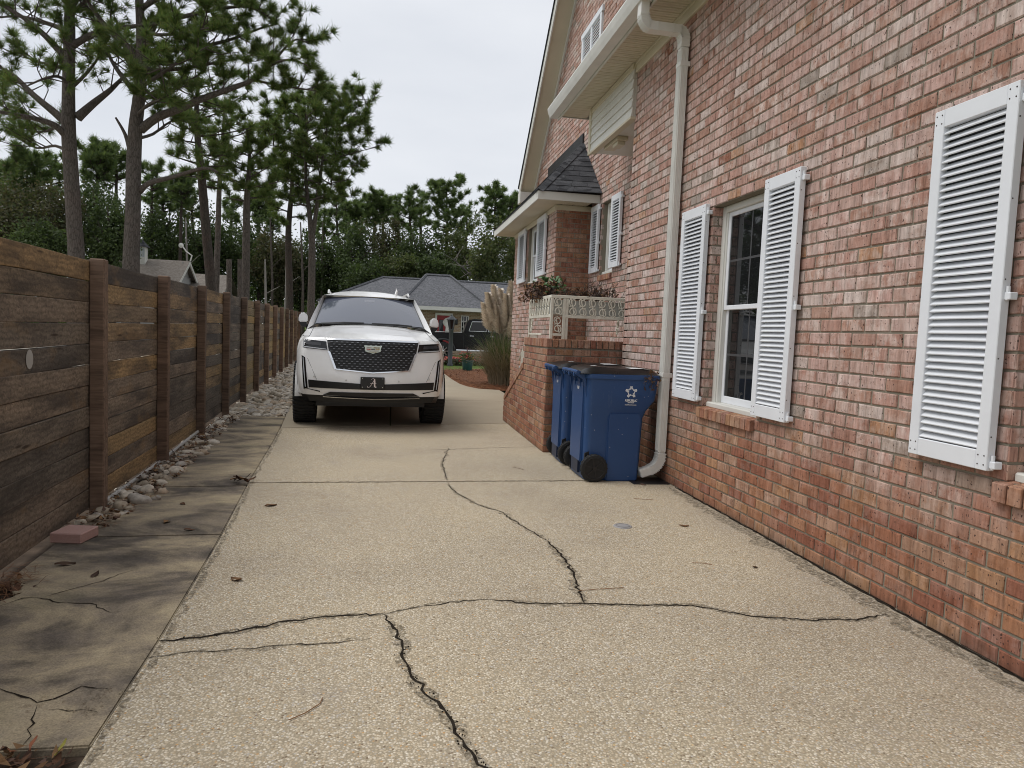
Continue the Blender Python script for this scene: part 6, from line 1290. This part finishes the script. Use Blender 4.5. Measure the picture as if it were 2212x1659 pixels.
pine(626, 650, 40, [(626, 650, 14), (623, 540, 13), (624, 480, 11), (631, 400, 8), (630, 330, 4)], 'dark-limbed pine left of the forked pine', G2, (335, 490), 16, 1.5, K=16, w=.022, tl=.34, bark=m['bark2'])
pine(672, 650, 37, [(672, 660, 15), (674, 560, 14), (673, 505, 13), (667, 450, 8), (661, 390, 7), (661, 320, 6), (664, 250, 4), (668, 210, 3)], 'forked pine rising behind the white SUV, trunk splitting in two', G2, (212, 450), 34, 2.7, K=17, w=.022, tl=.34, gap=.40, dens=1.35,
     extra=[[(675, 510, 10), (684, 450, 8), (691, 390, 7), (699, 330, 6), (707, 270, 4), (712, 235, 2)]], up=(.0, .5))
# cut trunks
for u, v, Y, top, w, lab in ((497, 620, 32, 560, 11, 'grey cut trunk standing left of the lichen-spotted pine'), (520, 630, 33.2, 560, 9, 'narrow cut trunk touching the lichen-spotted pine')):
    p = base(u, v, Y); q = at(u-2, top, Y); b = MB().tube([Vector((0, 0, 0)), (q-p)*.5, q-p], [w/2/FPX*Y*1.1, w/2/FPX*Y, w/2/FPX*Y*.95], 10); o = b.build('cut_trunk', m['bark'], None, smooth=40); o.location = p; tag(o, lab, 'trunk')
# far pines: umbrella crowns against the sky
GF = 'far pines along the woods'
far = [(727, 434, 38, 62, 'airy'), (757, 438, 34, 66, 'round'), (782, 455, 26, 70, 'airy'), (806, 424, 32, 64, 'round'), (828, 430, 28, 66, 'round'), (858, 445, 24, 70, 'airy'), (886, 416, 36, 62, 'airy'), (912, 440, 22, 72, 'airy'), (964, 400, 60, 58, 'round'), (1006, 450, 26, 72, 'airy'), (1072, 410, 34, 60, 'tall'),
       (207, 322, 38, 46, 'round'), (250, 326, 30, 48, 'airy'), (60, 345, 48, 44, 'round'), (15, 365, 40, 50, 'round'), (110, 350, 36, 52, 'airy'), (330, 360, 32, 56, 'airy'), (352, 400, 26, 58, 'airy'), (388, 385, 28, 54, 'round'), (415, 420, 24, 60, 'airy'), (500, 430, 26, 62, 'airy'), (560, 420, 30, 60, 'round'), (590, 440, 26, 64, 'airy'), (1108, 430, 30, 64, 'round'), (700, 460, 24, 70, 'airy')]
FL = {964: 'round-headed far pine with the broadest crown, standing above the roof across the street', 1072: 'tall far pine poking above the olive oak beside the house gable', 207: 'far pine with bright round head between the two biggest trunks', 250: 'far pine half hidden just left of the largest trunk', 60: 'far pine with round crown low at the left edge behind the biggest limbs', 15: 'far pine crown cut by the left edge of the view', 110: 'airy far pine just left of the first big trunk',
      330: 'far pine just right of the largest trunk, above the cupola roof', 352: 'small far pine behind the tip of the bare low limb', 388: 'round far pine above the ridge end of the cupola house', 415: 'airy far pine left of the dark leaning trunk', 500: 'far pine between the reddish slender trunk and the lichen-spotted trunk', 560: 'round far pine right of the lichen-spotted trunk', 590: 'far pine left of the dark-limbed pine', 700: 'low far pine touching the right side of the forked pine',
      727: 'first far pine to the right of the forked pine', 757: 'second far pine to the right of the forked pine', 782: 'third far pine to the right of the forked pine, small and airy', 806: 'fourth far pine to the right of the forked pine', 828: 'fifth far pine to the right of the forked pine', 858: 'sixth far pine to the right of the forked pine, low and airy', 886: 'airy far pine, second to the left of the broad round-headed one', 912: 'small far pine just left of the broad round-headed one', 1006: 'small far pine just right of the broad round-headed one', 1108: 'far pine half hidden behind the bay eave of the brick house'}
for u, vt, hw, Y, kind in far:
    sp = hw/FPX*Y; dep = {'airy': 2.5, 'round': 2.1, 'tall': 2.6}[kind]*hw
    uvw = [(u, 620, 7.5), (u+random.uniform(-4, 4), 520, 6.5), (u+random.uniform(-4, 4), vt+dep*.7, 5), (u, vt+8, 2.5)]
    lab = FL[u]
    pine(u, 640, Y, uvw, lab, GF, (vt+6, vt+dep), 16 if kind == 'airy' else 24, sp*.72, leaf=m['needle_far'], bark=m['bark2'], K=10, w=.042, tl=.42, gap=.55 if kind == 'airy' else .5, subs=3, dens=.9 if kind == 'airy' else 1.3, up=(.2, .9), lr=.07)
# broadleaved trees and undergrowth
def leaves(name, C, R, n, size, mat, parent, clump=None):
    """n leaf faces in clumps filling an uneven crown"""
    k = clump or max(8, n//150); d = unit(RNG.normal(size=(k, 3))); c = np.array(C)+d*np.array(R)*(RNG.random((k, 1))**.4)*RNG.uniform(.75, 1.08, (k, 1))
    i = RNG.integers(0, k, n); p = c[i]+RNG.normal(size=(n, 3))*np.array(R)*.17*RNG.uniform(.5, 1.3, (k, 1))[i]
    u = unit(RNG.normal(size=(n, 3))+np.array([0, 0, .2])); w = unit(np.cross(u, RNG.normal(size=(n, 3)))); s = size*RNG.uniform(.5, 1.15, (n, 1))
    V = np.stack([p-u*s, p+w*s*.5, p+u*s, p-w*s*.5], 1).reshape(-1, 3); return npmesh(name, V, np.arange(n*4).reshape(n, 4), mat, parent)
def broad(u, vt, vb, hw, Y, mat, label, group, n=2600, size=.26, trunkc=None, k=None):
    c = at(u, (vt+vb)/2, Y); rz = abs(at(u, vt, Y).z-at(u, vb, Y).z)/2; rx = hw/FPX*Y; o = empty('broadleaf_tree', (c.x, Y, -.1), 0, label, 'tree', group)
    b = MB(); b.tube([(0, 0, 0), (random.gauss(0, .15), 0, c.z*.5), (random.gauss(0, .3), 0, c.z+rz*.3)], [.20, .16, .06], 7)
    for j in range(9): a = j*2.4; z = c.z-rz*.6+rz*1.1*random.random(); l = rx*random.uniform(.5, .95); b.tube([(0, 0, z-rz*.3), (cos(a)*l*.5, sin(a)*l*.5, z), (cos(a)*l, sin(a)*l*.8, z+rz*random.uniform(0, .4))], [.08, .05, .015], 4)
    b.build('trunk', trunkc or m['bark2'], o, fix=False, smooth='all'); leaves('crown', (0, 0, c.z+.1), (rx, min(rx, 3.2), rz), n, size, mat, o, k); return o
GB = 'broadleaved trees under the far pines'
grey_tw = plain('pale_dead_branch', (.22, .20, .18), .9)
for u, vt, vb, hw, Y, mt, lab in ((1068, 452, 650, 62, 50, 'leafo', 'olive green oak beside the far corner of the brick house'), (985, 490, 640, 55, 56, 'leafo', 'yellowish green oak above the right end of the roof across the street'), (1120, 470, 660, 50, 58, 'leafo', 'oak half hidden behind the eave at the far corner of the brick house'), (760, 478, 650, 55, 55, 'leafd', 'dark leafy tree over the left roof end across the street'), (830, 470, 640, 52, 57, 'leafb', 'brownish oak above the left ridge of the roof across the street'), (905, 482, 640, 55, 55, 'leafd', 'dark leafy tree straight above the higher roof ridge across the street'), (700, 488, 660, 50, 56, 'leafd', 'dark leafy tree just right of the forked trunk, above the windscreen'), (800, 555, 660, 60, 53, 'leafd', 'low dark leafy tree behind the left roof slope across the street'), (872, 550, 640, 48, 53, 'leafo', 'greener bush-like oak just over the middle of the roof across the street'), (950, 550, 640, 50, 52, 'leafd', 'low dark leafy tree behind the right roof end across the street'),
                              (40, 400, 600, 75, 40, 'leafb', 'dense brownish tree filling the left edge above the fence'), (115, 385, 600, 60, 42, 'leafb', 'brownish leafy tree just left of the first big trunk'), (215, 372, 600, 62, 45, 'leafd', 'dense dark tree between the two biggest trunks'), (20, 370, 560, 55, 46, 'leafd', 'tall dark leafy tree behind the brownish one at the left edge'), (240, 420, 610, 45, 41, 'leafd', 'dark leafy tree touching the largest trunk on its left'), (340, 440, 640, 52, 56, 'leafd', 'dark leafy tree behind the white cupola'), (395, 448, 640, 48, 58, 'leafo', 'yellow-green tree above the roof with the white cupola'), (440, 455, 650, 45, 56, 'leafd', 'dark leafy tree behind the leaning pine and its slender neighbour'), (500, 460, 650, 50, 58, 'leafd', 'dark leafy tree behind the two cut trunks'), (560, 470, 660, 52, 56, 'leafd', 'dark leafy tree right of the lichen-spotted trunk'), (600, 490, 670, 48, 54, 'leafb', 'brownish leafy tree left of the dark-limbed pine trunk'), (650, 500, 670, 45, 56, 'leafd', 'dark leafy tree between the dark-limbed trunk and the forked trunk'), (90, 480, 620, 60, 38, 'leafd', 'low dark leafy tree close behind the first fence panel')):
    broad(u, vt, vb, hw, Y, m[mt], lab or 'dark leafy tree in the dense woods below the pines', GB, 8000 if Y > 48 else 10000, .125 if Y > 48 else .10)
o = empty('dead_tree', tuple(base(1040, 620, 51)), 0, 'tree of bare pale grey branches over the roof across the street', 'tree'); b = MB()
for k in range(16):
    p = at(1035+random.gauss(0, 8), 610, 51)-Vector(o.location); q = at(random.uniform(975, 1090), random.uniform(540, 600), 50.5)-Vector(o.location); md = p.lerp(q, .5)+Vector((random.gauss(0, .4), 0, .5)); b.tube([Vector((0, 0, p.z-2)), p, md, q], [.09, .07, .045, .015], 5)
    for j in range(3): t = md.lerp(q, random.random()); b.tube([t, t+Vector((random.gauss(0, .7), random.gauss(0, .3), random.gauss(.2, .5)))], [.025, .008], 4)
b.build('branches', grey_tw, o, fix=False)
N = 60000; X = RNG.uniform(-62, 34, N); Y = RNG.uniform(58, 92, N); Z = RNG.beta(1.1, 1.5, N)*(7.0+1.6*np.sin(X*.35)+1.0*np.sin(X*1.1+2)); P = np.stack([X, Y, Z], 1); u = unit(RNG.normal(size=(N, 3))); w = unit(np.cross(u, RNG.normal(size=(N, 3)))); s = RNG.uniform(.10, .34, (N, 1))
V = np.stack([P-u*s, P+w*s*.55, P+u*s, P-w*s*.55], 1).reshape(-1, 3); o = npmesh('undergrowth', V, np.arange(N*4).reshape(N, 4), m['leafd']); o['kind'] = 'stuff'; o['label'] = 'dense dark undergrowth of the far woods'
SL = ['thin bare stem rising from the ridge end of the cupola house', 'thin bare stem just left of the forked trunk', 'thin bare stem halfway between lichen-spotted and dark-limbed trunks', 'short leaning bare stem right of the lichen-spotted trunk', 'thin bare stem standing above the windscreen of the white SUV', 'thin bare stem above the valley between the two roof ridges across the street', 'short bare stem close left of the dark-limbed trunk', 'thin bare stem just right of the forked trunk', 'tall bare stem above the middle of the cupola house ridge', 'tallest bare stem, right of the bare low limb of the largest pine']
for i, (u, vb, vt, Y) in enumerate([(404, 640, 470, 52), (655, 660, 480, 50), (588, 650, 470, 52), (570, 660, 560, 46), (745, 640, 480, 60), (870, 640, 480, 64), (612, 660, 530, 48), (690, 650, 480, 55), (366, 640, 440, 60), (380, 640, 430, 62)]):
    p = base(u, vb, Y); q = at(u+random.uniform(-6, 8), vt, Y); o = empty('bare_stem', p, 0, SL[i], 'tree', 'thin bare stems in the undergrowth'); MB().tube([Vector((0, 0, 0)), (q-p)*.5+Vector((.1, 0, 0)), q-p], [.11, .08, .04], 6).tube([(q-p)*.6, (q-p)*.72+Vector((.9, 0, -.1))], [.03, .01], 4).build('trunk', grey_tw if i % 3 == 0 else m['bark'], o)
bpy.context.view_layer.update()
